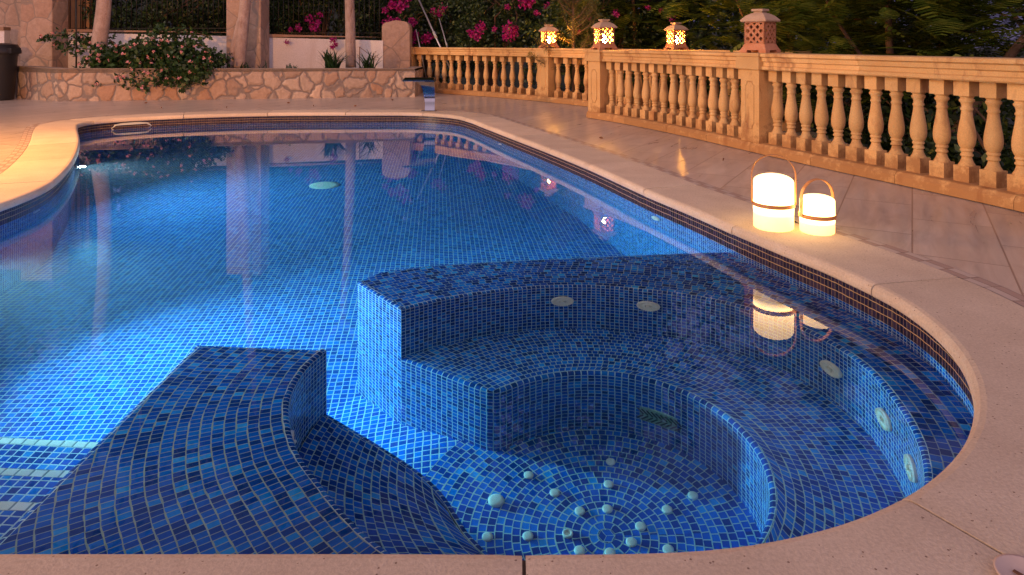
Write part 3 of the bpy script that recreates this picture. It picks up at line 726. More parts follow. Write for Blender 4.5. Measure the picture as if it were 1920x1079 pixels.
BALF = [(-2.45, 14.95), (-1.9, 14.75), (-1.22, 14.07), (-.5, 13.45), (.196, 12.70), (.80, 11.95), (1.36, 11.18), (1.95, 10.30), (2.45, 9.55), (2.9, 8.8), (3.3, 8.1)]
deck_outer = [(-14, -6), (3.9, -6), (3.75, 1.2), (3.88, 2.7), (3.8, 3.6), (3.62, 4.5), (3.3, 5.4), (3.6, 8.1), (2.9, 9.6), (1.75, 11.3), (.5, 13.0), (-1.0, 14.6), (-2.4, 15.6), (-14, 15.6)]
sheet_with_hole('deck', M['deck'], deck_outer, rim_off(.25), -.006, kind='structure', label='mauve beige stone tiled pool deck')
mb = MB()
for i in range(len(deck_outer)):
    a, b = deck_outer[i], deck_outer[(i + 1) % len(deck_outer)]; mb.face([(*a, -.006), (*b, -.006), (*b, -1.6), (*a, -1.6)])
mb.build('deck_edge', M['mortar'], None, kind='structure')
# terrain beyond, one sheet to the horizon with a hole under the deck, plus a dark hillside added to darken the gaps between the trees
mb = MB(); rr = [0, 1, 8, 20, 60, 300]
dc = deck_outer
def terr(x, y):
    t = max(0, (math.hypot(x, y - 6) - 24) / 30); return -1.5 + min(1, t) * (7.0 if x < 6 else max(0, 7.0 - (x - 6) * .28)) 
vs = []; fs = []; na = 96; rads = [8, 14, 18, 22, 26, 31, 37, 44, 54, 80, 150, 400]
cx, cy = -2, 6
for r_ in rads:
    for k in range(na):
        a = 2 * math.pi * k / na; x, y = cx + r_ * math.cos(a), cy + r_ * math.sin(a)
        vs.append((x, y, terr(x, y) + (random.uniform(-.5, .5) if r_ > 26 else 0) if r_ > 12 else -1.5))
for q in range(len(rads) - 1):
    for k in range(na): fs.append((q * na + k, q * na + (k + 1) % na, (q + 1) * na + (k + 1) % na, (q + 1) * na + k))
fs.append(tuple(range(na)))
vs = [(x, y, (-2.7 if math.hypot(x - cx, y - cy) < 9 else z)) for x, y, z in vs]
mb.addm(vs, fs, False)
mb.build('ground', stone_mat('ground_added_hill', (.012, .018, .008), (.03, .04, .015), .8, .95, .8, .3, 6), None, kind='structure', label='dark scrubby ground beyond the terrace, with an added hillside darkening the tree gaps')

# ================================================================== balustrades
def rail_profile():   # (offset from centre, z) — moulded sandstone rail
    return [(-.125, .79), (-.135, .80), (-.135, .822), (-.118, .832), (-.118, .862), (-.135, .872), (-.140, .905), (-.165, .917), (-.165, .942), (-.158, .947),
            (.158, .947), (.165, .942), (.165, .917), (.140, .905), (.135, .872), (.118, .862), (.118, .832), (.135, .822), (.135, .80), (.125, .79)]
def plinth_profile():
    return [(-.15, 0), (-.15, .06), (-.128, .088), (-.115, .092), (.115, .092), (.128, .088), (.15, .06), (.15, 0)]
def sweep_solid(path, S_, s0, s1, prof, step=.12):
    n = max(1, int((s1 - s0) / step)); mb = MB(); vs = []; fs = []; m_ = len(prof)
    NN = normals(path)
    for k in range(n + 1):
        s = s0 + (s1 - s0) * k / n; p = sample(path, S_, s); nn = sample(NN, S_, s); L = math.hypot(*nn); nn = (nn[0] / L, nn[1] / L)
        for o, z in prof: vs.append((p[0] + nn[0] * o, p[1] + nn[1] * o, z))
    for k in range(n):
        for j in range(m_): fs.append((k * m_ + j, (k + 1) * m_ + j, (k + 1) * m_ + (j + 1) % m_, k * m_ + (j + 1) % m_))
    fs.append(tuple(range(m_))); fs.append(tuple(n * m_ + j for j in reversed(range(m_))))
    mb.addm(vs, fs, False); return mb
def baluster_mesh():
    mb = MB(); z0, z1 = .090, .792; H = z1 - z0
    b = .056
    mb.box((0, 0, z0 + .055), (2 * b, 2 * b, .11)); mb.box((0, 0, z1 - .055), (2 * b, 2 * b, .11))
    n0, n1 = z0 + .11, z1 - .11; h = n1 - n0
    pr = [(.054, 0), (.050, .02), (.040, .055), (.033, .10), (.031, .125), (.040, .14), (.040, .16), (.033, .175), (.034, .20), (.041, .21), (.041, .23), (.036, .245), (.045, .275), (.053, .32), (.0565, .38), (.056, .44),
          (.052, .51), (.045, .60), (.038, .69), (.034, .76), (.033, .785), (.039, .80), (.039, .82), (.033, .835), (.034, .87), (.038, .90), (.047, .92), (.048, .945), (.040, .96), (.040, .975), (.046, .985), (.050, 1.0)]
    mb.lathe([(r, n0 + t * h) for r, t in pr], 20, caps=False)
    me = mb.mesh('baluster'); me.set_sharp_from_angle(angle=R(50)); return me
BME = baluster_mesh()
def post_meshes():
    mb = MB(); mb.box((0, 0, .441), (.27, .27, .70))
    pm = mb
    rl = MB(); oc = [(.075, .06), (.05, .035), (-.05, .035), (-.075, .06)]
    def panel(y):
        pts = [(-.04, .68), (.04, .68), (.045, .655), (.07, .635), (.07, .27), (.045, .25), (.04, .215), (-.04, .215), (-.045, .25), (-.07, .27), (-.07, .635), (-.045, .655)]
        inn = [(x * .80, .4475 + (z - .4475) * .955) for x, z in pts]; n = len(pts)
        vs = [(x, y, z) for x, z in pts] + [(x, y - .010, z) for x, z in [(a * .93, .4475 + (c - .4475) * .985) for a, c in pts]] + [(x, y - .002, z) for x, z in inn]
        fs = []
        for k in range(n):
            fs.append((k, (k + 1) % n, n + (k + 1) % n, n + k)); fs.append((n + k, n + (k + 1) % n, 2 * n + (k + 1) % n, 2 * n + k))
        return vs, fs
    v, f = panel(-.1352); rl.addm(v, f)
    return pm, rl
def balustrade(front, posts, spacing, name, label, side, start, stop, group=None, capz=None):
    """front = line of the plinth's pool-side foot; posts = arc positions of posts on the centre line"""
    root = empty(name, (0, 0, 0), label=label, cat='balustrade')
    fp = catmull(front, .1); NN = normals(fp)
    cl = [(p[0] + n[0] * side * .15, p[1] + n[1] * side * .15) for p, n in zip(fp, NN)]; S_ = arclen(cl)
    a0, a1 = start, S_[-1] if stop is None else stop
    # plinth in separate blocks so that joints show
    s = a0; k = 0
    while s < a1 - .05:
        e_ = min(a1, s + random.uniform(.72, .95)); mb = sweep_solid(cl, S_, s + .002, e_ - .002, plinth_profile(), .1); mb.build('plinth', M['sand'], root, bev=0); s = e_; k += 1
    s = a0 - .02
    while s < a1 - .05:
        e_ = min(a1, s + 2.3); mb = sweep_solid(cl, S_, s + .001, e_ - .001, rail_profile(), .1); mb.build('rail', M['sand'], root); s = e_
    pm, rl = post_meshes()
    pme = pm.mesh('post'); rme = rl.mesh('post_panel'); first = True
    ps = sorted(posts)
    for s in ps:
        p = sample(cl, S_, s); n = sample(NN, S_, s); rz = math.atan2(n[1] * side, n[0] * side) - math.pi / 2
        o = mk('post', pme, M['sand'], root); o.location = (p[0], p[1], 0); o.rotation_euler = (0, 0, rz)
        q = mk('post_panel', rme, M['sand'], o)
        c = MB(); c.box((0, 0, .868), (.345, .345, .153)); c.box((0, 0, .932), (.375, .375, .036)); cc = c.build('post_cap', M['sand'], o, bev=.006)
    edges = [a0 - .1] + ps + [a1 + .1] if (not ps or ps[0] > a0 + .3) else ps + [a1 + .1]
    for a, b in zip(edges[:-1], edges[1:]):
        L = (b - .135) - (a + .135); n = int(round(L / spacing)); 
        for k in range(n):
            s = a + .135 + L * (k + .5) / n
            if s > a1: break
            p = sample(cl, S_, s); nn = sample(NN, S_, s); rz = math.atan2(nn[1] * side, nn[0] * side) - math.pi / 2
            o = mk('baluster', BME, M['sand'], root); o.location = (p[0], p[1], 0); o.rotation_euler = (0, 0, rz + random.uniform(-.02, .02))
    return cl, S_
def s_near(front, side, x, y):
    fp = catmull(front, .1); NN = normals(fp); cl = [(p[0] + n[0] * side * .15, p[1] + n[1] * side * .15) for p, n in zip(fp, NN)]; S_ = arclen(cl)
    return S_[near_on(cl, x, y)]
# both paths run left-to-right / far-to-near; the terrace side is to the right, so 'side'=+1 (left normal) points outward
sn0 = .16; sn1 = s_near(BALN, 1, 2.42, 6.78)
bn_cl, bn_S = balustrade(BALN, [sn0, sn1, sn1 + 3.05], .187, 'balustrade', 'near sandstone balustrade curving along the right side behind the two glowing cylinder lamps', 1, 0, None)
sf1 = s_near(BALF, 1, .66, 12.45)
bf_cl, bf_S = balustrade(BALF, [.20, sf1], .243, 'balustrade', 'farther sandstone balustrade starting at the stone planter and passing behind the other one', 1, 0.05, None)

# ================================================================== terracotta lanterns
M['bulb'] = emis('warm_bulb', (1.0, .40, .05), 2500)
def lantern(loc, rz, lit, label, scale=1.0):
    root = empty('garden_lantern', loc, rz, label=label, cat='lantern', group=None)
    mb = MB(); bw = .104
    # flared foot with scalloped feet
    z = [0, .022, .05, .075]; w = [.134, .131, .114, .104]
    for k in range(3):
        a, b = w[k], w[k + 1]
        v = [(sx * a, sy * a, z[k]) for sx, sy in ((-1, -1), (1, -1), (1, 1), (-1, 1))] + [(sx * b, sy * b, z[k + 1]) for sx, sy in ((-1, -1), (1, -1), (1, 1), (-1, 1))]
        if k == 0:
            continue
        mb.addm(v, [(0, 1, 5, 4), (1, 2, 6, 5), (2, 3, 7, 6), (3, 0, 4, 7)])
    for sx, sy in ((-1, -1), (1, -1), (1, 1), (-1, 1)): mb.box((sx * .096, sy * .096, .0115), (.074, .074, .023))
    mb.addm([(-.130, -.130, .0225), (.130, -.130, .0225), (.130, .130, .0225), (-.130, .130, .0225)], [(0, 1, 2, 3)])
    mb.build('foot', M['terra'], root)
    # four pierced walls: solid sheet with a diamond lattice of openings
    wl = MB(); zb_, zt = .073, .268; th = .013
    def wall_face(M4):
        # frame
        for (x0, x1, za, zc) in ((-bw, -bw + .022, zb_, zt), (bw - .022, bw, zb_, zt), (-bw + .022, bw - .022, zb_, zb_ + .012), (-bw + .022, bw - .022, zt - .012, zt)):
            vs = [M4 @ Vector((x, y, q)) for q in (za, zc) for x, y in ((x0, -bw), (x1, -bw), (x1, -bw + th), (x0, -bw + th))]
            wl.addm(vs, [(3, 2, 1, 0), (4, 5, 6, 7), (0, 1, 5, 4), (1, 2, 6, 5), (2, 3, 7, 6), (3, 0, 4, 7)])
        x0, x1, za, zc = -bw + .022, bw - .022, zb_ + .012, zt - .012; Wd, Hd = x1 - x0, zc - za
        px_, pz_ = Wd / 2.5, Hd / 2.5; hw = .0098
        for sgn in (1, -1):
            for k in range(-7, 8):
                # line  (x-x0)/px - sgn*(z-za)/pz = k/1 + .25
                c0 = k + .25
                pts = []
                for (x, zz) in [(x0, None), (x1, None), (None, za), (None, zc)]:
                    if x is not None:
                        t = (x - x0) / px_ - c0; zz = za + sgn * t * pz_
                        if za - 1e-9 <= zz <= zc + 1e-9: pts.append((x, zz))
                    else:
                        t = sgn * (zz - za) / pz_ + c0; x = x0 + t * px_
                        if x0 - 1e-9 <= x <= x1 + 1e-9: pts.append((x, zz))
                if len(pts) < 2: continue
                pts = sorted(set(pts)); a, b = pts[0], pts[-1]; dx, dz = b[0] - a[0], b[1] - a[1]; L = math.hypot(dx, dz)
                if L < .01: continue
                nx, nz = -dz / L * hw, dx / L * hw; off = .0005 * sgn
                q4 = [(a[0] + nx, a[1] + nz), (a[0] - nx, a[1] - nz), (b[0] - nx, b[1] - nz), (b[0] + nx, b[1] + nz)]
                vs = [M4 @ Vector((x, y, zz)) for y in (-bw + .0015 + off, -bw + th - .0015 + off) for x, zz in q4]
                wl.addm(vs, [(0, 1, 2, 3), (7, 6, 5, 4), (0, 4, 5, 1), (1, 5, 6, 2), (2, 6, 7, 3), (3, 7, 4, 0)])
    for k in range(4): wall_face(Matrix.Rotation(k * math.pi / 2, 4, 'Z'))
    wl.build('pierced_wall', M['terra'], root)
    rf = MB(); zs = [(.122, .265), (.130, .272), (.131, .282), (.122, .292), (.095, .320), (.055, .343)]
    for (a, z0), (b, z1) in zip(zs[:-1], zs[1:]):
        v = [(sx * a, sy * a, z0) for sx, sy in ((-1, -1), (1, -1), (1, 1), (-1, 1))] + [(sx * b, sy * b, z1) for sx, sy in ((-1, -1), (1, -1), (1, 1), (-1, 1))]
        rf.addm(v, [(0, 1, 5, 4), (1, 2, 6, 5), (2, 3, 7, 6), (3, 0, 4, 7)])
    rf.addm([(-.124, -.124, .266), (.124, -.124, .266), (.124, .124, .266), (-.124, .124, .266)], [(3, 2, 1, 0)])
    roof = rf.build('roof', M['terra_roof'], root)
    cp = MB(); cp.box((0, 0, .349), (.088, .088, .022)); cp.box((0, 0, .3685), (.118, .118, .020)); cp.build('finial', M['terra_roof'], roof, bev=.004)
    if lit:
        b = MB(); b.lathe([(.010, .05), (.018, .075), (.028, .11), (.032, .14), (.026, .17), (.012, .185)], 16); b.build('bulb', M['bulb'], root)
    root.scale = (scale, scale, scale * 1.08)
    return root
def on_rail(cl, S_, px, z=.948):
    """point of a rail centre line seen at pixel column px"""
    best = min(range(len(cl)), key=lambda i: abs(960 + 1300 * cl[i][0] / max(.5, cl[i][1]) - px) + (0 if cl[i][1] > 1 else 9999)); return (cl[best][0], cl[best][1], z)
lantern(on_rail(bf_cl, bf_S, 1028), R(25), True, 'lit terracotta lantern farthest away, on the far balustrade beside the yellow-green conifer', 1.03)
c0 = sample(bn_cl, bn_S, sn0); lantern((c0[0] + .03, c0[1] - .0, .951), R(20), True, 'lit terracotta lantern on the end post of the near balustrade', 1.03)
lantern(on_rail(bf_cl, bf_S, 1266), R(22), True, 'lit terracotta lantern standing alone between the lit end-post lantern and the unlit one', .95)
c1 = sample(bn_cl, bn_S, sn1 - .02); lantern((c1[0], c1[1], .951), R(40), False, 'unlit terracotta lantern with dark openings on the near balustrade', 1.04)

# ================================================================== cordless lamps on the coping
def lampmat(h):
    m, nt, bs = newmat('lamp_shade_glow'); t = N(nt, 'ShaderNodeTexCoord'); s_ = N(nt, 'ShaderNodeSeparateXYZ'); nt.links.new(t.outputs['Object'], s_.inputs[0])
    z = mth(nt, 'DIVIDE', s_.outputs[2], h)
    c = ramp(nt, z, [(.0, (1.0, .58, .17)), (.27, (1.0, .59, .18)), (.36, (1.0, .62, .24)), (.7, (1, .60, .22))])
    st_ = ramp(nt, z, [(.0, (.16,) * 3), (.26, (.19,) * 3), (.38, (1.0,) * 3), (.55, (.62,) * 3), (.8, (.42,) * 3), (1, (.36,) * 3)])
    nt.links.new(c, bs.inputs['Emission Color']); nt.links.new(mth(nt, 'MULTIPLY', st_, 11.0), bs.inputs['Emission Strength'])
    bs.inputs['Base Color'].default_value = (.8, .76, .66, 1); bs.inputs['Roughness'].default_value = .4; return m
def cyl_lamp(loc, r, h, hb, hh, rz, label):
    root = empty('table_lamp', loc, rz, label=label, cat='lamp', group='glowing lamps with wooden hoop handles on the coping')
    mb = MB(); sh = h * .86
    pr = [(r * .93, .0), (r, .006), (r, sh * .5), (r, sh)] + [(r * math.cos(a) * 1.0, sh + (h - sh) * math.sin(a)) for a in np.linspace(.25, 1.5, 8)]
    mb.lathe(pr, 40); mb.build('shade', lampmat(h), root)
    mb = MB(); rr_ = r + .0015
    mb.lathe([(rr_, hb - .011), (rr_ + .005, hb - .011), (rr_ + .005, hb + .011), (rr_, hb + .011), (rr_, hb - .011)], 40, caps=False); mb.build('band', M['wood'], root, split=True)
    mb = MB(); n = 40; R1 = r + .010; top = hh; spring = top - R1
    pts = [(-R1, hb)] + [(-R1, hb + (spring - hb) * k / 4) for k in range(1, 5)] + [(-R1 * math.cos(a), spring + R1 * math.sin(a)) for a in np.linspace(0.1, math.pi - .1, 24)] + [(R1, spring - (spring - hb) * k / 4) for k in range(0, 5)]
    vs = []; fs = []; w2, t2 = .011, .0025
    for i, (x, z) in enumerate(pts):
        a = pts[max(0, i - 1)]; b = pts[min(len(pts) - 1, i + 1)]; tx, tz = b[0] - a[0], b[1] - a[1]; L = math.hypot(tx, tz); nx, nz = -tz / L, tx / L
        for (o, y) in ((t2, -w2), (t2, w2), (-t2, w2), (-t2, -w2)): vs.append((x + nx * o, y, z + nz * o))
    for i in range(len(pts) - 1):
        for j in range(4): fs.append((i * 4 + j, i * 4 + (j + 1) % 4, (i + 1) * 4 + (j + 1) % 4, (i + 1) * 4 + j))
    fs += [(0, 1, 2, 3), tuple(len(vs) - 4 + j for j in (3, 2, 1, 0))]; mb.addm(vs, fs); mb.build('handle', M['wood'], root)
cyl_lamp((1.482, 3.93, .001), .1085, .305, .137, .412, R(-12), 'larger glowing white lamp with hoop handle, left of the two on the coping')
cyl_lamp((1.690, 3.84, .001), .091, .207, .094, .292, R(14), 'smaller glowing white lamp with hoop handle, right of the two on the coping')
mb = MB(); mb.tube([(1.575, 4.02, .004), (1.60, 4.00, .010), (1.63, 4.02, .012), (1.66, 3.99, .006), (1.69, 4.01, .004)], .003, 6)
mb.tube([(1.575, 4.06, .004), (1.61, 4.05, .016), (1.66, 4.05, .004)], .003, 6)
mb.build('charging_cable', M['black'], None, label='short thin dark cable lying on the coping between the two glowing lamps', cat='cable')

# ================================================================== blade waterfall
root = empty('waterfall_spout', (-1.27, 10.62, .0), label='polished steel waterfall spout standing on the far coping', cat='spout')
cs = [(0, 0, .075, .012, 0), (.02, .08, .075, .012, 0), (.05, .16, .080, .012, 0), (.055, .24, .086, .012, 0), (.03, .33, .095, .012, 0), (.0, .40, .108, .012, 0), (-.04, .455, .135, .011, 0), (-.10, .50, .175, .010, 0), (-.18, .515, .205, .009, 0), (-.27, .500, .215, .008, 0), (-.34, .478, .220, .006, 0)]
cs = catmull([(c[0], c[1], c[2], c[3]) for c in cs], .03)
mb = MB(); vs = []; fs = []
for i, (y, z, w, t) in enumerate(cs):
    a = cs[max(0, i - 1)]; b = cs[min(len(cs) - 1, i + 1)]; ty, tz = b[0] - a[0], b[1] - a[1]; L = math.hypot(ty, tz); ny, nz = -tz / L, ty / L
    sh = -.10 * max(0, (w - .11)) / .11
    for (sx, o) in ((-1, t), (1, t), (1, -t), (-1, -t)): vs.append((.085 + max(0, w - .12) * .25 if sx > 0 else .085 - 2 * w, y + ny * o, z + nz * o))
for i in range(len(cs) - 1):
    for j in range(4): fs.append((i * 4 + j, i * 4 + (j + 1) % 4, (i + 1) * 4 + (j + 1) % 4, (i + 1) * 4 + j))
fs += [(0, 1, 2, 3), tuple(len(vs) - 4 + j for j in (3, 2, 1, 0))]
mb.addm(vs, fs, True); mb.build('blade', M['steel'], root, split=True)
mb = MB(); mb.box((0, 0, .006), (.24, .09, .012)); mb.build('base_plate', M['steel'], root, bev=.003)

# ================================================================== planter, walls, pillars, fence
P1, P2, P0 = (-8.13, 12.42), (-1.88, 13.42), (-9.35, 13.05)
def wall_prism(pts, z0, zt, thick, name, mat, parent=None, **k):
    """low wall along pts, thickness away from the pool; zt per point"""
    NN = normals(pts); mb = MB()
    for i in range(len(pts) - 1):
        a, b, na, nb = pts[i], pts[i + 1], NN[i], NN[i + 1]
        f = [(a[0], a[1]), (b[0], b[1]), (b[0] + nb[0] * thick, b[1] + nb[1] * thick), (a[0] + na[0] * thick, a[1] + na[1] * thick)]
        zz = [zt[i], zt[i + 1], zt[i + 1], zt[i]]
        v = [(x, y, z0) for x, y in f] + [(x, y, z) for (x, y), z in zip(f, zz)]
        mb.addm(v, [(4, 5, 6, 7), (0, 1, 5, 4), (2, 3, 7, 6), (0, 3, 2, 1)] + ([(3, 0, 4, 7)] if i == 0 else []) + ([(1, 2, 6, 5)] if i == len(pts) - 2 else []))
    return mb.build(name, mat, parent, **k)
pl = empty('stone_planter', (0, 0, 0), label='long low raised planter faced with irregular beige and orange stones', cat='planter')
wall_prism([P0, P1, P2, (-1.88, 14.7)], -.01, [.60, .575, .535, .535], .28, 'planter_wall', M['clad'], pl)
wall_prism([P0, P1, P2, (-1.88, 14.7)], .5, [.608, .583, .543, .543], .24, 'planter_coping', M['mortar'], pl)
mb = MB(); mb.addm([(-9.3, 13.15, .52), (-8.1, 12.6, .52), (-2.1, 13.6, .49), (-2.1, 14.9, .49), (-9.3, 14.6, .52)], [(0, 1, 2, 3, 4)]); mb.build('soil', M['soil'], pl)
# white garden wall bays
def X(px, D): return (px - 960) * D / 1300
def wbay(px0, px1, D0, D1, zt0, zt1, label):
    root = empty('garden_wall', (0, 0, 0), label=label, cat='wall')
    a, b = (X(px0, D0), D0), (X(px1, D1), D1)
    wall_prism([a, b], .3, [zt0 - .07, zt1 - .07], .2, 'wall_panel', M['white'], root)
    n = normals([a, b])[0]; a2 = (a[0] - n[0] * .03, a[1] - n[1] * .03); b2 = (b[0] - n[0] * .03, b[1] - n[1] * .03)
    wall_prism([a2, b2], zt0 - .069, [zt0, zt1], .26, 'wall_cap', M['cap'], root)
    return a, b
def capfix(): pass
DL, DM, DR = 14.0, 14.4, 14.8
w0 = wbay(-60, 8, 13.8, 13.9, 1.36, 1.36, 'short white wall end at the far left edge behind the bin')
w1 = wbay(90, 428, 14.0, 14.3, 1.33, 1.25, 'white rendered garden wall behind the flowering shrub, between the two tall pillars')
w2 = wbay(484, 718, 14.4, 14.6, 1.23, 1.16, 'white rendered garden wall behind the strap-leaved plants, right of the second tall pillar')
def pillar(px0, px1, D, ztop, label, depth=.5, rounded=False):
    a, b = X(px0, D), X(px1, D); mb = MB()
    if rounded:
        n = 8; prof = [(a, 0), (b, 0), (b, ztop - .14)] + [(b - .16 + .16 * math.cos(t), ztop - .14 + .14 * math.sin(t)) for t in np.linspace(.3, 1.3, 4)] + [((a + b) / 2, ztop + .02)] + [(a + .14 - .14 * math.cos(t), ztop - .12 + .1 * math.sin(t)) for t in np.linspace(1.4, .2, 4)] + [(a, ztop - .12)]
        m_ = len(prof); vs = [(x, D, z) for x, z in prof] + [(x, D + depth, z) for x, z in prof]
        mb.addm(vs, [tuple(range(m_)), tuple(reversed(range(m_, 2 * m_)))] + [(i, (i + 1) % m_, m_ + (i + 1) % m_, m_ + i) for i in range(m_)])
    else: mb.box(((a + b) / 2, D + depth / 2, ztop / 2), (b - a, depth, ztop))
    return mb.build('stone_pillar', M['clad2'], None, bev=0 if rounded else .015, label=label, cat='pillar', group='stone clad wall pillars')
pillar(38, 98, 13.55, 3.3, 'tall crazy-paved stone pillar just right of the black bin')
pillar(424, 489, 13.9, 3.3, 'tall stone pillar behind the pale double tree trunk')
pillar(716, 768, 14.62, 1.50, 'short stone pillar with a rounded top where the balustrade begins', .4, True)
# iron fence panels
def fence(px0, px1, D, z0, z1, n, label, hoops=False):
    root = empty('iron_fence', (0, 0, 0), label=label, cat='fence')
    a, b = X(px0, D), X(px1, D)
    mb = MB(); mb.box(((a + b) / 2, D, z0 + .04), (b - a, .035, .012)); mb.build('bottom_rail', M['iron'], root)
    mb = MB(); mb.box(((a + b) / 2, D, z1 - .12), (b - a, .035, .012)); mb.build('top_rail', M['iron'], root)
    for k in range(n):
        x = a + (b - a) * (k + .5) / n; mb = MB(); mb.tube([(x, D, z0 - .03), (x, D, z1)], .009, 6); mb.build('picket', M['iron'], root)
fence(98, 424, 14.2, 1.30, 2.5, 34, 'black iron fence on the white wall behind the flowering shrub')
fence(489, 716, 14.6, 1.21, 2.2, 24, 'black iron fence on the white wall right of the second tall pillar')
# ochre screen/house wall behind the left bay
mb = MB(); mb.box((X(133, 15.3), 15.4, 1.5), (.75, .12, 3.4))
mb.box((X(118, 15.2), 15.31, 1.6), (.05, .05, 3.2)); mb.box((X(146, 15.2), 15.31, 1.6), (.05, .05, 3.2))
mb.build('garden_door', M['screen'], None, label='ochre brown panelled door behind the iron fence at the left', cat='door')
mb = MB(); mb.box((X(14, 14.8), 15.0, 1.7), (.7, .4, 3.6)); mb.build('gate_pier', M['clad2'], None, label='ochre pier in shade behind the tall pillar at the far left edge', cat='pier')

# ================================================================== bin
root = empty('rubbish_bin', (-9.46, 13.0 - .28, 0), label='black plastic wheelie bin at the left edge beside the stone planter', cat='bin')
mb = MB(); mb.lathe([(.27, .0), (.275, .02), (.30, .45), (.325, .80), (.335, .80), (.335, .86)], 32); mb.build('body', M['black'], root, split=True)
mb = MB(); mb.lathe([(.375, .84), (.385, .86), (.38, .90), (.355, .96), (.32, 1.01), (.20, 1.035), (.05, 1.04)], 32)
mb.box((.30, -.05, .90), (.20, .25, .09)); mb.build('lid', M['black'], root, split=True)
mb = MB(); mb.tube([(.05, -.345, .80), (.06, -.39, .77), (.20, -.37, .76), (.24, -.26, .80)], .010, 6); mb.build('handle', M['steel'], root)

# ================================================================== vegetation generators
def leaves_mesh(name, centers, n_per, spread, size, aspect=.45, droop=.3, fold=True, seed=0, sizevar=.4):
    rg = np.random.default_rng(seed); cs = np.array(centers); k = len(cs)
    c = np.repeat(cs, n_per, axis=0); n = len(c)
    sp_ = spread if np.ndim(spread) else np.array([spread] * 3)
    d = rg.normal(size=(n, 3)); d /= np.linalg.norm(d, axis=1)[:, None]; c = c + d * (rg.random((n, 1)) ** .5) * sp_
    a = rg.normal(size=(n, 3)); a[:, 2] -= droop; a /= np.linalg.norm(a, axis=1)[:, None]
    b = np.cross(a, rg.normal(size=(n, 3))); b /= np.linalg.norm(b, axis=1)[:, None]; nn = np.cross(a, b)
    s = size * (1 + sizevar * (rg.random((n, 1)) * 2 - 1))
    v0 = c; v1 = c + a * s * .5 + b * s * aspect * .5 + nn * s * .08; v2 = c + a * s; v3 = c + a * s * .5 - b * s * aspect * .5 + nn * s * .08
    V = np.stack([v0, v1, v2, v3], 1).reshape(-1, 3)
    me = bpy.data.meshes.new(name); me.vertices.add(len(V)); me.vertices.foreach_set('co', V.astype(np.float32).ravel())
    me.loops.add(n * 4); me.loops.foreach_set('vertex_index', np.arange(n * 4, dtype=np.int32)); me.polygons.add(n)
    me.polygons.foreach_set('loop_start', np.arange(0, n * 4, 4, dtype=np.int32)); me.polygons.foreach_set('loop_total', np.full(n, 4, dtype=np.int32))
    me.update(calc_edges=True); me.validate(); return me
def quads_mesh(name, Q):
    V = np.array(Q, dtype=np.float32).reshape(-1, 3); n = len(V) // 4
    me = bpy.data.meshes.new(name); me.vertices.add(len(V)); me.vertices.foreach_set('co', V.ravel())
    me.loops.add(n * 4); me.loops.foreach_set('vertex_index', np.arange(n * 4, dtype=np.int32)); me.polygons.add(n)
    me.polygons.foreach_set('loop_start', np.arange(0, n * 4, 4, dtype=np.int32)); me.polygons.foreach_set('loop_total', np.full(n, 4, dtype=np.int32))
    me.update(calc_edges=True); return me
def blob_points(n, rad, seed, lo=-1, shell=.35):
    rg = np.random.default_rng(seed); out = []
    while len(out) < n:
        d = rg.normal(size=3); d /= np.linalg.norm(d); r_ = shell + (1 - shell) * rg.random()
        if d[2] < lo: continue
        w_ = 1 + .28 * math.sin(d[0] * 5 + seed) * math.cos(d[1] * 4 + seed * 2) + .15 * math.sin(d[2] * 9 + seed)
        out.append(d * r_ * w_ * np.array(rad))
    return np.array(out)
def branches(base, top, rad, spread, n, seed, r0=.1, mb=None, levels=2):
    """a trunk with forking limbs; returns tips"""
    rg = random.Random(seed); mb = mb or MB(); tips = []
    def limb(p, d, L, r, lev):
        pts = [Vector(p)]; d = Vector(d).normalized(); k = 5
        for i in range(k):
            d = (d + Vector((rg.uniform(-1, 1), rg.uniform(-1, 1), rg.uniform(-.3, .8))) * .16).normalized(); pts.append(pts[-1] + d * L / k)
        mb.tube(pts, [r * (1 - .55 * i / k) for i in range(k + 1)], 7)
        tips.append(pts[-1]); tips.append(pts[-2])
        if lev > 0:
            for q in range(3):
                i = rg.randint(2, k); ax = Vector((rg.uniform(-1, 1), rg.uniform(-1, 1), rg.uniform(-.1, .8))).normalized()
                limb(pts[i], (d + ax * 1.1), L * rg.uniform(.5, .75), r * .45, lev - 1)
    return mb, limb, tips
def tree(name, loc, H, crown, leafm, barkm, label, seed, trunk_r=.12, lean=(0, 0), clumps=160, per=70, lsize=.10, cz=None, group=None, trunk_h=None, droop=.3, asp=.45):
    root = empty(name, loc, 0, label=label, cat='tree', group=group)
    mb, limb, tips = branches(None, None, None, None, None, seed)
    th = trunk_h or H * .45; pts = [Vector((lean[0] * t * t + .06 * math.sin(t * 5 + seed), lean[1] * t * t, th * t)) for t in np.linspace(0, 1, 9)]
    mb.tube(pts, [trunk_r * (1.25 if i == 0 else 1) * (1 - .35 * i / 8) for i in range(9)], 10)
    rg = random.Random(seed)
    for k in range(5):
        a = k * 1.256 + rg.uniform(-.4, .4); limb(pts[-1 - (k % 2)], (math.cos(a), math.sin(a), .9), H * .30, trunk_r * .5, 1)
    mb.build('trunk', barkm, root)
    c = blob_points(clumps, crown, seed); c[:, 2] += (cz if cz is not None else H - crown[2]); c[:, 0] += lean[0]; c[:, 1] += lean[1]
    tp = np.array([tuple(t) for t in tips]); c = np.vstack([c, tp])
    me = leaves_mesh('crown', c, per, min(crown) * .22, lsize, asp, droop, seed=seed); mk('crown', me, leafm, root)
    return root
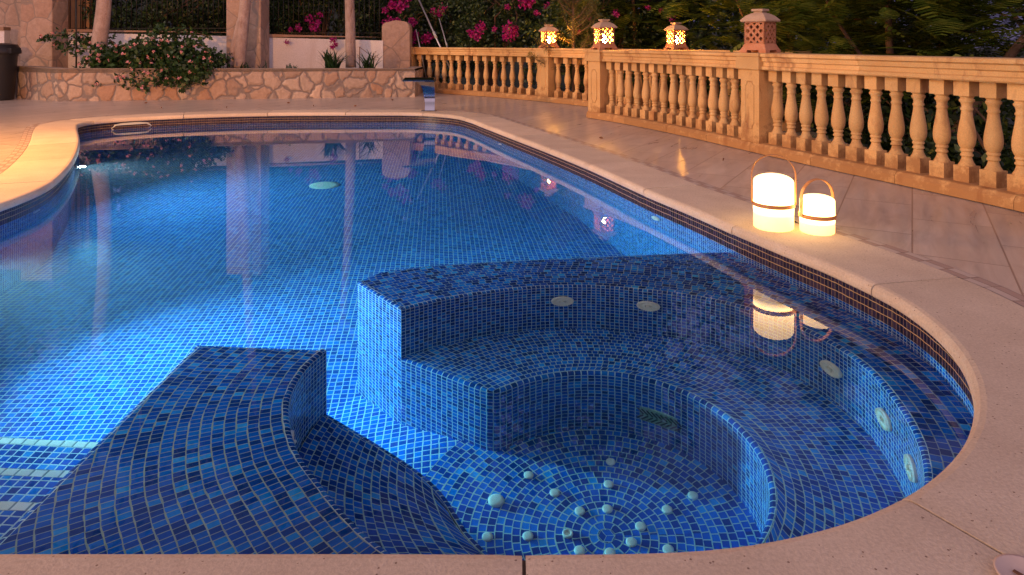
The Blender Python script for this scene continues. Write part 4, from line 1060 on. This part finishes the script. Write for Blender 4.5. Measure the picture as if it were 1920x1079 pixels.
# broad dark trees that close the view behind the wall and the balustrade
proto = {}
def crown_tree(kind, loc, scale, rz, label, group='dark trees beyond the garden wall and balustrade'):
    if kind not in proto:
        proto[kind] = tree('broadleaf_tree', loc, 7.0, (2.6, 2.4, 3.2), M['leaf_dark'], M['bark'], label, 20 + kind, .16, (.2, 0), 175, 80, .15, cz=3.9, group=group)
        r_ = proto[kind]
    else:
        s_ = proto[kind]; r_ = s_.copy(); COL.objects.link(r_)
        for ch in s_.children: c = ch.copy(); COL.objects.link(c); c.parent = r_
        r_['label'] = label
    r_.location = loc; r_.scale = (scale,) * 3; r_.rotation_euler = (0, 0, rz); return r_
TL = [(0, -12.5, 18, 1.3, 'leftmost dark tree behind the far left pillar'), (1, -9.2, 21.5, 1.9, 'dark tree behind the iron fence left of the pale single trunk'),
      (2, -6.4, 22.0, 2.1, 'dark tree behind the iron fence just left of the second tall pillar'), (0, -3.6, 21.8, 2.1, 'dark tree behind the magenta flowers above the second white wall'),
      (1, -.7, 20.5, 1.8, 'dark tree rising behind the leaning poles'), (2, 1.9, 18.2, 1.42, 'dark tree behind the farthest lit lantern'),
      (0, 3.6, 16.2, .90, 'dark tree behind the gap between the two lit lanterns on the right'), (1, 5.6, 14.6, .85, 'dark tree behind the unlit lantern'),
      (2, 7.6, 13.6, .72, 'dark tree behind the right half of the near balustrade'), (0, -17.5, 17, 1.2, 'dark tree beyond the bin outside the left edge')]
for k, x, y, s_, lb in TL: crown_tree(k, (x, y, -1.2), s_, k * 1.3 + x, lb)

# hedge bushes filling the band above the walls and behind the balusters
def bush(name, loc, rad, leafm, label, cat, seed, clumps=120, per=60, lsize=.09, group=None, droop=.3, asp=.5, parent=None):
    root = empty(name, loc, 0, label=label, cat=cat, group=group)
    c = blob_points(clumps, rad, seed, -1, .25); me = leaves_mesh('foliage', c, per, min(rad) * .28, lsize, asp, droop, seed=seed); mk('foliage', me, leafm, root)
    mb = MB(); rg = random.Random(seed)
    for k in range(6): mb.tube([(rg.uniform(-.1, .1), rg.uniform(-.1, .1), -rad[2]), (rg.uniform(-.3, .3) * rad[0], rg.uniform(-.3, .3), 0), (rg.uniform(-.8, .8) * rad[0], rg.uniform(-.5, .5) * rad[1], rad[2] * .7)], [.03, .022, .008], 6)
    mb.build('stem', M['bark'], root)
    return root
HB = [(-7.6, 15.6, 1.5, 'hedge bush behind the left iron fence, left half', 1.5), (-5.6, 15.8, 1.6, 'hedge bush behind the left iron fence, beside the second tall pillar', 1.5),
      (3.0, 12.3, -.2, 'bush behind the far balustrade near the lit end-post lantern', 1.3), (4.5, 10.2, -.3, 'bush directly below and behind the lit lantern standing alone', 1.3), (4.6, 8.0, -.2, 'bush behind the balusters just left of the unlit lantern', 1.2),
      (4.7, 6.2, -.2, 'bush behind the balusters right of the unlit lantern', 1.2), (5.0, 4.6, -.2, 'bush behind the balusters at the right edge', 1.2)]
for i, (x, y, z, lb, rr_) in enumerate(HB): bush('hedge_bush', (x, y, z), (rr_ * 1.15, .8, rr_ * .85), M['leaf_dark'], lb, 'bush', 40 + i, 130, 55, .085, 'dark bushes behind the wall and balustrade')

# bougainvillea with magenta flower clusters
def flower_cluster(seed, r_=.10, n=26, sz=.05):
    c = [(0, 0, 0)]; return leaves_mesh('flower_cluster', c, n, r_, sz, .8, .1, seed=seed)
FC_ = [flower_cluster(200 + k, .06 + .02 * k, 40 + 20 * k) for k in range(4)]
def boug(loc, rad, label, seed, fl):
    root = bush('bougainvillea', loc, rad, M['leaf_dark'], label, 'climbing shrub', seed, 190, 60, .075)
    for i, (px, py, D, sc) in enumerate(fl):
        x, z = X(px, D), 1.05 - (py - 80) * D / 1300
        o = mk('flower_cluster', FC_[i % 4], M['magenta'], root); o.location = (x - loc[0], D - loc[1], z - loc[2]); o.scale = (sc,) * 3; o.rotation_euler = (i, i * 2, i * 3)
    return root
boug((X(600, 15.3), 15.4, 2.0), (1.75, .7, 1.0), 'bougainvillea with magenta flowers over the second white wall', 61,
     [(545, 55, 14.55, .8), (560, 53, 14.55, .9), (582, 38, 14.6, 1), (590, 52, 14.5, .9), (600, 28, 14.6, .9), (597, 42, 14.6, .8), (538, 80, 14.32, .55), (625, 76, 14.3, .7), (629, 84, 14.3, .8), (623, 89, 14.3, .7)])
boug((X(800, 15.9), 15.9, 1.6), (2.1, .8, 1.5), 'bougainvillea with magenta flowers beside the leaning poles', 62,
     [(735, 8, 14.9, 1.5), (748, 14, 14.9, 1.4), (757, 5, 14.9, 1.5), (729, 42, 14.75, 1.1), (745, 38, 14.8, 1.0), (722, 20, 14.9, 1), (765, 63, 15.1, 1.4), (772, 70, 15.1, 1.3), (780, 65, 15.1, 1.0), (803, 70, 15.1, 1.3), (798, 74, 15.1, 1), (773, 42, 15.1, .9), (815, 20, 15.1, 1.2), (822, 26, 15.1, 1.2), (829, 17, 15.1, 1.1), (762, 73, 15.1, 1)])
boug((X(930, 15.4), 15.2, 1.6), (1.7, .8, 1.4), 'bougainvillea with magenta flowers behind the middle of the far balustrade', 63,
     [(885, 63, 14.3, 1.2), (893, 68, 14.3, 1.2), (900, 58, 14.3, 1), (902, 50, 14.3, .9), (880, 60, 14.3, .8), (950, 55, 13.9, 1.2), (958, 65, 13.9, 1.3), (963, 56, 13.9, 1), (955, 46, 13.9, 1), (948, 70, 13.9, 1), (984, 4, 14.2, 1.4), (990, 2, 14.2, 1.2), (1007, 24, 14.2, 1), (952, 14, 14.2, .8), (927, 55, 14.1, .6), (1026, 12, 14, .6)])
boug((X(1140, 13.8), 13.8, 1.3), (1.9, .8, 1.3), 'bougainvillea with sparse magenta flowers behind the two rear lit lanterns', 64,
     [(1105, 35, 12.6, .7), (1155, 26, 12.6, .8), (1260, 34, 12.5, .7), (1085, 60, 12.6, .5), (1215, 15, 12.6, .7), (1240, 20, 12.6, .6)])

# pale single and double trunks in the planter
def planter_tree(px_list, D, label, seed, crown, H=5.2):
    root = empty('pale_tree', (X(px_list[0][0][0], D), D, .5), 0, label=label, cat='tree')
    x0 = X(px_list[0][0][0], D)
    mb = MB(); tips = []
    for tr in px_list:
        pts = [Vector((X(px, D) - x0, .02 * i, 1.05 - (py - 80) * D / 1300 - .5)) for i, (px, py, r_) in enumerate(tr)]
        mb.tube(catmull([tuple(p) for p in pts], .12), list(np.interp(np.linspace(0, 1, len(catmull([tuple(p) for p in pts], .12))), np.linspace(0, 1, len(tr)), [t[2] for t in tr])), 14); tips.append(pts[-1])
    rg = random.Random(seed); lt = []
    _, limb, lt = branches(None, None, None, None, None, seed, mb=mb)
    for t in tips[:1]:
        for k in range(3): a = k * 2.1 + seed; limb(t, (math.cos(a), math.sin(a), .9), 1.3, .06, 1)
    mb.build('trunk', M['bark_pale'], root)
    c = blob_points(70, crown, seed); t0 = tips[0]; c += np.array(t0) + np.array((0, 0, 1.0)); c = np.vstack([c, np.array([tuple(t) for t in lt])])
    mk('crown', leaves_mesh('crown', c, 60, .35, .11, .45, .5, seed=seed), M['leaf_shrub'], root)
planter_tree([[(182, 126, .15), (184, 90, .135), (188, 50, .125), (192, 0, .12), (190, -120, .115), (175, -260, .10)]], 13.2, 'single pale curved tree trunk rising out of the planter left of the flowering shrub', 71, (1.5, 1.2, .9))
planter_tree([[(448, 128, .12), (452, 80, .11), (455, 40, .10), (458, 0, .09), (462, -160, .08), (470, -300, .07)], [(432, 128, .08), (438, 92, .075), (444, 60, .07), (449, 35, .06)]], 13.5, 'pale tree with a double trunk in the planter in front of the second pillar', 72, (1.4, 1.2, .9))
planter_tree([[(658, 127, .105), (657, 100, .10), (656, 60, .092), (655, 30, .085), (650, -80, .07), (640, -220, .06)]], 14.0, 'slim grey tree trunk in the planter near the strap-leaved plants', 73, (1.3, 1.0, .8))

# flowering shrub in the planter
def flowering_shrub():
    D = 13.15; cx_ = X(290, D); root = empty('flowering_shrub', (cx_, D, .52), 0, label='wide leafy shrub with small pink and peach flower heads spilling over the stone planter', cat='shrub')
    rg = random.Random(5); pts = []; mb = MB(); tips = []
    ends = [(75, 72), (100, 85), (125, 95), (150, 75), (160, 100), (170, 130), (195, 150), (215, 155), (230, 135), (260, 145), (300, 60), (312, 45), (330, 62), (350, 80), (375, 85), (400, 70), (405, 95), (415, 120), (400, 140), (370, 165), (345, 150), (290, 160), (270, 75), (240, 80), (350, 120), (380, 120), (220, 100), (300, 100), (250, 110), (320, 110), (280, 130), (200, 115), (330, 140), (180, 110), (360, 60), (300, 165), (410, 135)]
    for k, (ex, ey) in enumerate(ends):
        y0 = rg.uniform(-.1, .3); ez = 1.05 - (ey - 80) * D / 1300 - .52; exx = X(ex, D) - cx_; front = -.45 if ey > 125 else rg.uniform(-.35, .25)
        sx = exx * .35 + rg.uniform(-.1, .1); mid = (exx * .7, front * .6, max(ez * .75 + .22, .25))
        path = catmull([(sx, y0, -.02), mid, (exx, front - (.12 if ey > 135 else 0), ez)], .08); mb.tube(path, [.010 * (1 - .6 * i / len(path)) for i in range(len(path))], 5, False)
        pts += path[2:]; tips.append(path[-1])
    mb.build('stems', M['bark'], root)
    thick = [p for p in pts]; core = []
    for k in range(150):
        a = rg.uniform(-1, 1); core.append((a * 1.15 + .15, rg.uniform(-.45, .3), .12 + rg.random() * .42 * (1 - abs(a) * .6)))
    for k in range(60): core.append((rg.uniform(-.9, 1.2), rg.uniform(-.5, -.4), rg.uniform(-.22, .10)))
    me = leaves_mesh('leaves', thick, 9, .085, .085, .62, .35, seed=9); mk('leaves', me, M['leaf_shrub'], root)
    me = leaves_mesh('leaves', core, 26, .16, .085, .62, .35, seed=10); mk('leaves', me, M['leaf_shrub'], root)
    fm = [leaves_mesh('flower_head', [(0, 0, 0)], 16, .022, .026, .9, 0, seed=300 + k) for k in range(3)]
    for k in range(80):
        if k < 45: p = core[rg.randrange(len(core))]; p = (p[0] + rg.uniform(-.1, .1), min(p[1], 0) - .18 - rg.random() * .15, p[2] + rg.uniform(-.05, .12))
        else: q = pts[rg.randrange(len(pts))]; p = (q[0], q[1] - .09, q[2] + .03)
        o = mk('flower_head', fm[k % 3], M['pinkfl'], root); o.location = p; o.rotation_euler = (k, k * 2, k * 3)
flowering_shrub()
# strap-leaved plants
def strap_plant(loc, n, L, label, seed, mat, cat='plant', width=.035, stalk=None):
    root = empty('strap_leaved_plant', loc, 0, label=label, cat=cat, group=None); Q = []; rg = random.Random(seed)
    for k in range(n):
        a = rg.uniform(0, 6.283); out = rg.uniform(.15, .75); l = L * rg.uniform(.65, 1.1); p = Vector((rg.uniform(-.12, .12), rg.uniform(-.08, .08), 0)); d = Vector((math.cos(a) * out, math.sin(a) * out * .7, 1)).normalized(); side = d.cross(Vector((0, 0, 1))).normalized(); prev = None
        for i in range(7):
            w_ = width * .5 * (1 - (i / 6) ** 2) + .002; cur = (p - side * w_, p + side * w_)
            if prev: Q += [prev[0], prev[1], cur[1], cur[0]]
            prev = cur; p = p + d * l / 6; d = (d + Vector((math.cos(a) * .5, math.sin(a) * .4, -.35 * out * 1.6)) * .28).normalized()
    me = quads_mesh('leaves', [tuple(q) for q in Q]); mk('leaves', me, mat, root); return root
strap_plant((X(622, 13.6), 13.6, .5), 75, .52, 'full clump of dark green strap leaves right of the middle of the second white wall', 81, M['strap'])
s2 = strap_plant((X(690, 13.9), 13.9, .5), 26, .50, 'arching strap leaves with a dried flower head, right of the slim grey trunk', 82, M['strap'])
mb = MB(); mb.tube([(-.17, 0, 0), (-.17, 0, .46), (-.16, 0, .46)], .008, 5); mb.tube([(-.17, 0, .46), (.10, -.02, .26)], .006, 5); mb.tube([(0, 0, 0), (.06, 0, .15), (.12, -.02, .24)], .008, 5); mb.build('flower_stalk', M['dry'], s2)
mk('dried_flower_head', leaves_mesh('dried_flower_head', [(.13, -.02, .27)], 50, .09, .05, .15, 0, seed=83), M['dry'], s2)
strap_plant((X(497, 13.4), 13.4, .5), 5, .28, 'tiny spiky sprout beside the second tall pillar', 84, M['strap'], width=.02)
o = strap_plant((X(545, 13.4), 13.4, .5), 14, .17, 'small grey-green rosette plant on the planter below the magenta flowers', 85, M['grey_leaf'], width=.05)
strap_plant((X(250, 13.1), 13.5, .7), 14, .42, 'upright pointed leaves growing up inside the flowering shrub', 86, M['strap'], width=.05)
strap_plant((X(462, 13.5), 13.4, .5), 12, .22, 'small leafy seedling at the foot of the second tall pillar', 87, M['strap'], width=.04)
# thin iron stake in the planter
mb = MB(); mb.tube([(X(143, 13), 13.0, .5), (X(143, 13), 13.0, 2.2)], .014, 6); mb.build('garden_stake', M['iron'], None, label='thin dark iron stake standing in the planter beside the single pale trunk', cat='stake')

# conifer-like spray plant lit by the lantern
root = empty('conifer', (X(1072, 12.6), 12.4, -.6), 0, label='yellow-green feathery conifer just right of the farthest lit lantern', cat='conifer')
mb = MB(); c = []; rg = random.Random(3)
for k in range(34):
    z = rg.uniform(.6, 2.6); a = rg.uniform(0, 6.28); L = (3.0 - z) * .42; p = [(0, 0, z), (math.cos(a) * L * .5, math.sin(a) * L * .5, z + .12), (math.cos(a) * L, math.sin(a) * L, z + .35)]
    mb.tube(p, [.012, .009, .004], 5); q = catmull(p, .06); c += q[1:]
mb.tube([(0, 0, 0), (.02, 0, 1.4), (0, 0, 2.75)], [.04, .03, .006], 6); mb.build('trunk', M['bark'], root)
mk('foliage', leaves_mesh('foliage', c, 26, .06, .075, .10, -.4, seed=91), M['leaf_conifer'], root)

# feathery-leaved trees on the right, with visible limbs
def feathery(loc, limbs, seed, label, nfr=420, H=4.5, size=.32, spread=(1.6, 1.0, 1.3), hc=2.8):
    root = empty('feathery_tree', loc, 0, label=label, cat='tree'); mb = MB(); tips = []
    for L in limbs:
        p = catmull(L[0], .12); mb.tube(p, list(np.linspace(L[1], L[1] * .4, len(p))), 8); tips += p[len(p) // 3:]
    mb.build('trunk', M['bark'], root)
    rg = np.random.default_rng(seed); Q = []
    for k in range(int(nfr * 1.7)):
        t = np.array(tips[rg.integers(len(tips))]); c = t + np.clip(rg.normal(size=3), -1.5, 1.5) * np.array(spread) * .38
        if k % 2: c = np.array((0, 0, hc)) + np.clip(rg.normal(size=3), -1.4, 1.4) * np.array(spread) * .6 + np.array((tips[-1][0] * .3, 0, 0))
        a = rg.uniform(0, 6.28); d = np.array((math.cos(a), math.sin(a), rg.uniform(-.45, .25))); d /= np.linalg.norm(d); s_ = np.cross(d, (0, 0, 1)); s_ /= np.linalg.norm(s_); up = np.cross(s_, d)
        Lf = size * rg.uniform(.7, 1.4); n = 9
        for i in range(n):
            q = c + d * Lf * i / n + np.array((0, 0, -.25)) * Lf * (i / n) ** 2; l = Lf * .42 * math.sin(math.pi * (i + 1.2) / (n + 1.6)); wd = d * Lf * .06
            for sg in (-1, 1):
                e_ = q + s_ * sg * l + d * l * .35 - up * l * .12
                Q += [q - wd, q + wd, e_ + wd * .6, e_ - wd * .6]
    mk('crown', quads_mesh('crown', Q), M['leaf_fern'], root); return root
feathery((4.3, 11.0, -1.2), [([(0, 0, 0), (.1, 0, 1.5), (.15, 0, 2.8), (.4, 0, 4.2)], .085), ([(.1, 0, 1.6), (-.5, -.1, 2.3), (-.9, -.2, 3.2)], .035)], 5, 'feathery green tree with a straight slim trunk right of the lit lantern standing alone', 520)
feathery((4.45, 8.0, -1.2), [([(0, 0, 0), (-.05, 0, 1.5), (-.1, 0, 2.8), (.1, 0, 4.0)], .06), ([(-.1, 0, 1.7), (-.7, 0, 2.5), (-1.0, .1, 3.3)], .03)], 6, 'feathery green tree directly behind the unlit lantern', 420)
feathery((5.2, 8.8, -1.2), [([(0, 0, 0), (.12, 0, 1.6), (.35, 0, 2.6), (.75, 0, 4.0)], .075), ([(.2, 0, 2.0), (-.4, .1, 2.5), (-.8, .1, 2.55)], .022), ([(.3, 0, 2.4), (.9, 0, 2.3), (1.2, 0, 1.9)], .03)], 7, 'feathery tree with a slanting reddish limb, second from the right edge', 500)
feathery((5.2, 7.3, -1.2), [([(-.6, 0, 1.2), (.2, 0, 2.3), (.75, 0, 2.8), (1.0, 0, 3.9)], .06), ([(.75, 0, 2.8), (1.1, .1, 3.3), (1.4, .1, 4.2)], .035), ([(0, 0, 0), (-.3, 0, .8), (-.6, 0, 1.2)], .07)], 8, 'sparse feathery tree with forked leaning limbs nearest the right edge', 260, spread=(1.3, .9, 1.0))
feathery((2.3, 13.4, -1.2), [([(0, 0, 0), (.1, 0, 1.7), (0, 0, 3.6)], .06)], 9, 'feathery green tree behind the lit end-post lantern', 320)
tree('olive_tree', (8.6, 11.5, -1.2), 5.0, (1.7, 1.5, 1.9), M['leaf_dark'], M['bark'], 'thin-leaved tree at the right edge with sky showing through', 33, .1, (.3, 0), 60, 45, .11, group=None)

# leaning pool poles
def pole(a, b, r_, label, brush=False):
    root = empty('pool_pole', a, 0, label=label, cat='pole'); d = Vector(b) - Vector(a)
    mb = MB(); mb.tube([(0, 0, 0), tuple(d)], r_, 10); mb.build('tube', M['alu'], root)
    mb = MB(); mb.tube([tuple(d * .60), tuple(d * .66)], r_ * 1.5, 10); mb.build('grip', M['gplas'], root)
D = 15.0
def PX(px, py, D): return (X(px, D), D, 1.05 - (py - 80) * D / 1300)
pole(PX(872, 190, 14.6), PX(783, -5, 15.1), .020, 'long thick aluminium pool pole leaning up out of frame behind the far balustrade')
pole(PX(862, 170, 14.9), PX(823, 34, 15.0), .013, 'thin white pole behind the long thick one, its top among leaves')
pole(PX(800, 150, 14.9), PX(780, 55, 14.9), .012, 'short pale pole left of the long thick one among magenta flowers')
# small dark tool on the balustrade end
mb = MB(); mb.box((0, 0, .012), (.36, .07, .022)); mb.box((.10, 0, .05), (.03, .03, .07)); mb.build('pool_tool', M['iron'], None, bev=.004, loc=(X(752, 14.9), 14.85, .949), label='small dark tool lying on the left end of the far balustrade rail', cat='tool')

# pale object at the bottom right corner and fallen leaves
root = empty('dish', (1.0, 1.345, .002), 0, label='small pale round dish on the coping in the bottom right corner', cat='dish')
mb = MB(); mb.lathe([(.03, 0), (.045, .004), (.053, .012), (.055, .016), (.050, .015), (.02, .009), (.004, .008)], 32); mb.build('bowl', simple('pale_ceramic', (.60, .48, .42), .5), root)
mb = MB(); mb.box((-.005, -.008, .0135), (.05, .008, .002), R(-60)); mb.build('wick', M['dry'], root)
Q = leaves_mesh('leaf', [(0, 0, 0)], 1, .001, .045, .5, 0, seed=4)
LV = [(-2.55, 11.4), (-4.6, 11.2), (-3.9, 12.0), (-1.5, 11.9), (-6.3, 12.0), (-3.3, 11.5), (-2.2, 12.6), (-5.6, 11.1), (1.9, 6.2), (.95, 7.6)]
for i, (x, y) in enumerate(LV):
    o = mk('fallen_leaf', Q, M['dry'], None, label='small dry brown leaf lying on the deck', cat='leaf', group='dry leaves scattered on the deck'); o.location = (x, y, .012); o.rotation_euler = (.1, .2, i * 1.7)

# warm garden lamp outside the left edge that lights the left coping
root = empty('post_lamp', (-6.1, 5.6, 0), 0, label='warm post lamp just outside the left edge lighting the left coping', cat='lamp')
mb = MB(); mb.lathe([(.09, 0), (.09, .03), (.035, .06), (.03, 1.25), (.05, 1.28)], 16); mb.build('pole', M['iron'], root)
mb = MB(); mb.lathe([(.05, 1.28), (.10, 1.34), (.12, 1.42), (.10, 1.50), (.03, 1.54)], 20); mb.build('globe', emis('lamp_globe', (1, .55, .18), 22), root)
l = bpy.data.lights.new('post_lamp_light', 'POINT'); l.energy = 1050; l.color = (1, .40, .08); l.shadow_soft_size = .12
lo = bpy.data.objects.new('post_lamp_light', l); COL.objects.link(lo); lo.location = (-6.1, 5.6, 1.72)
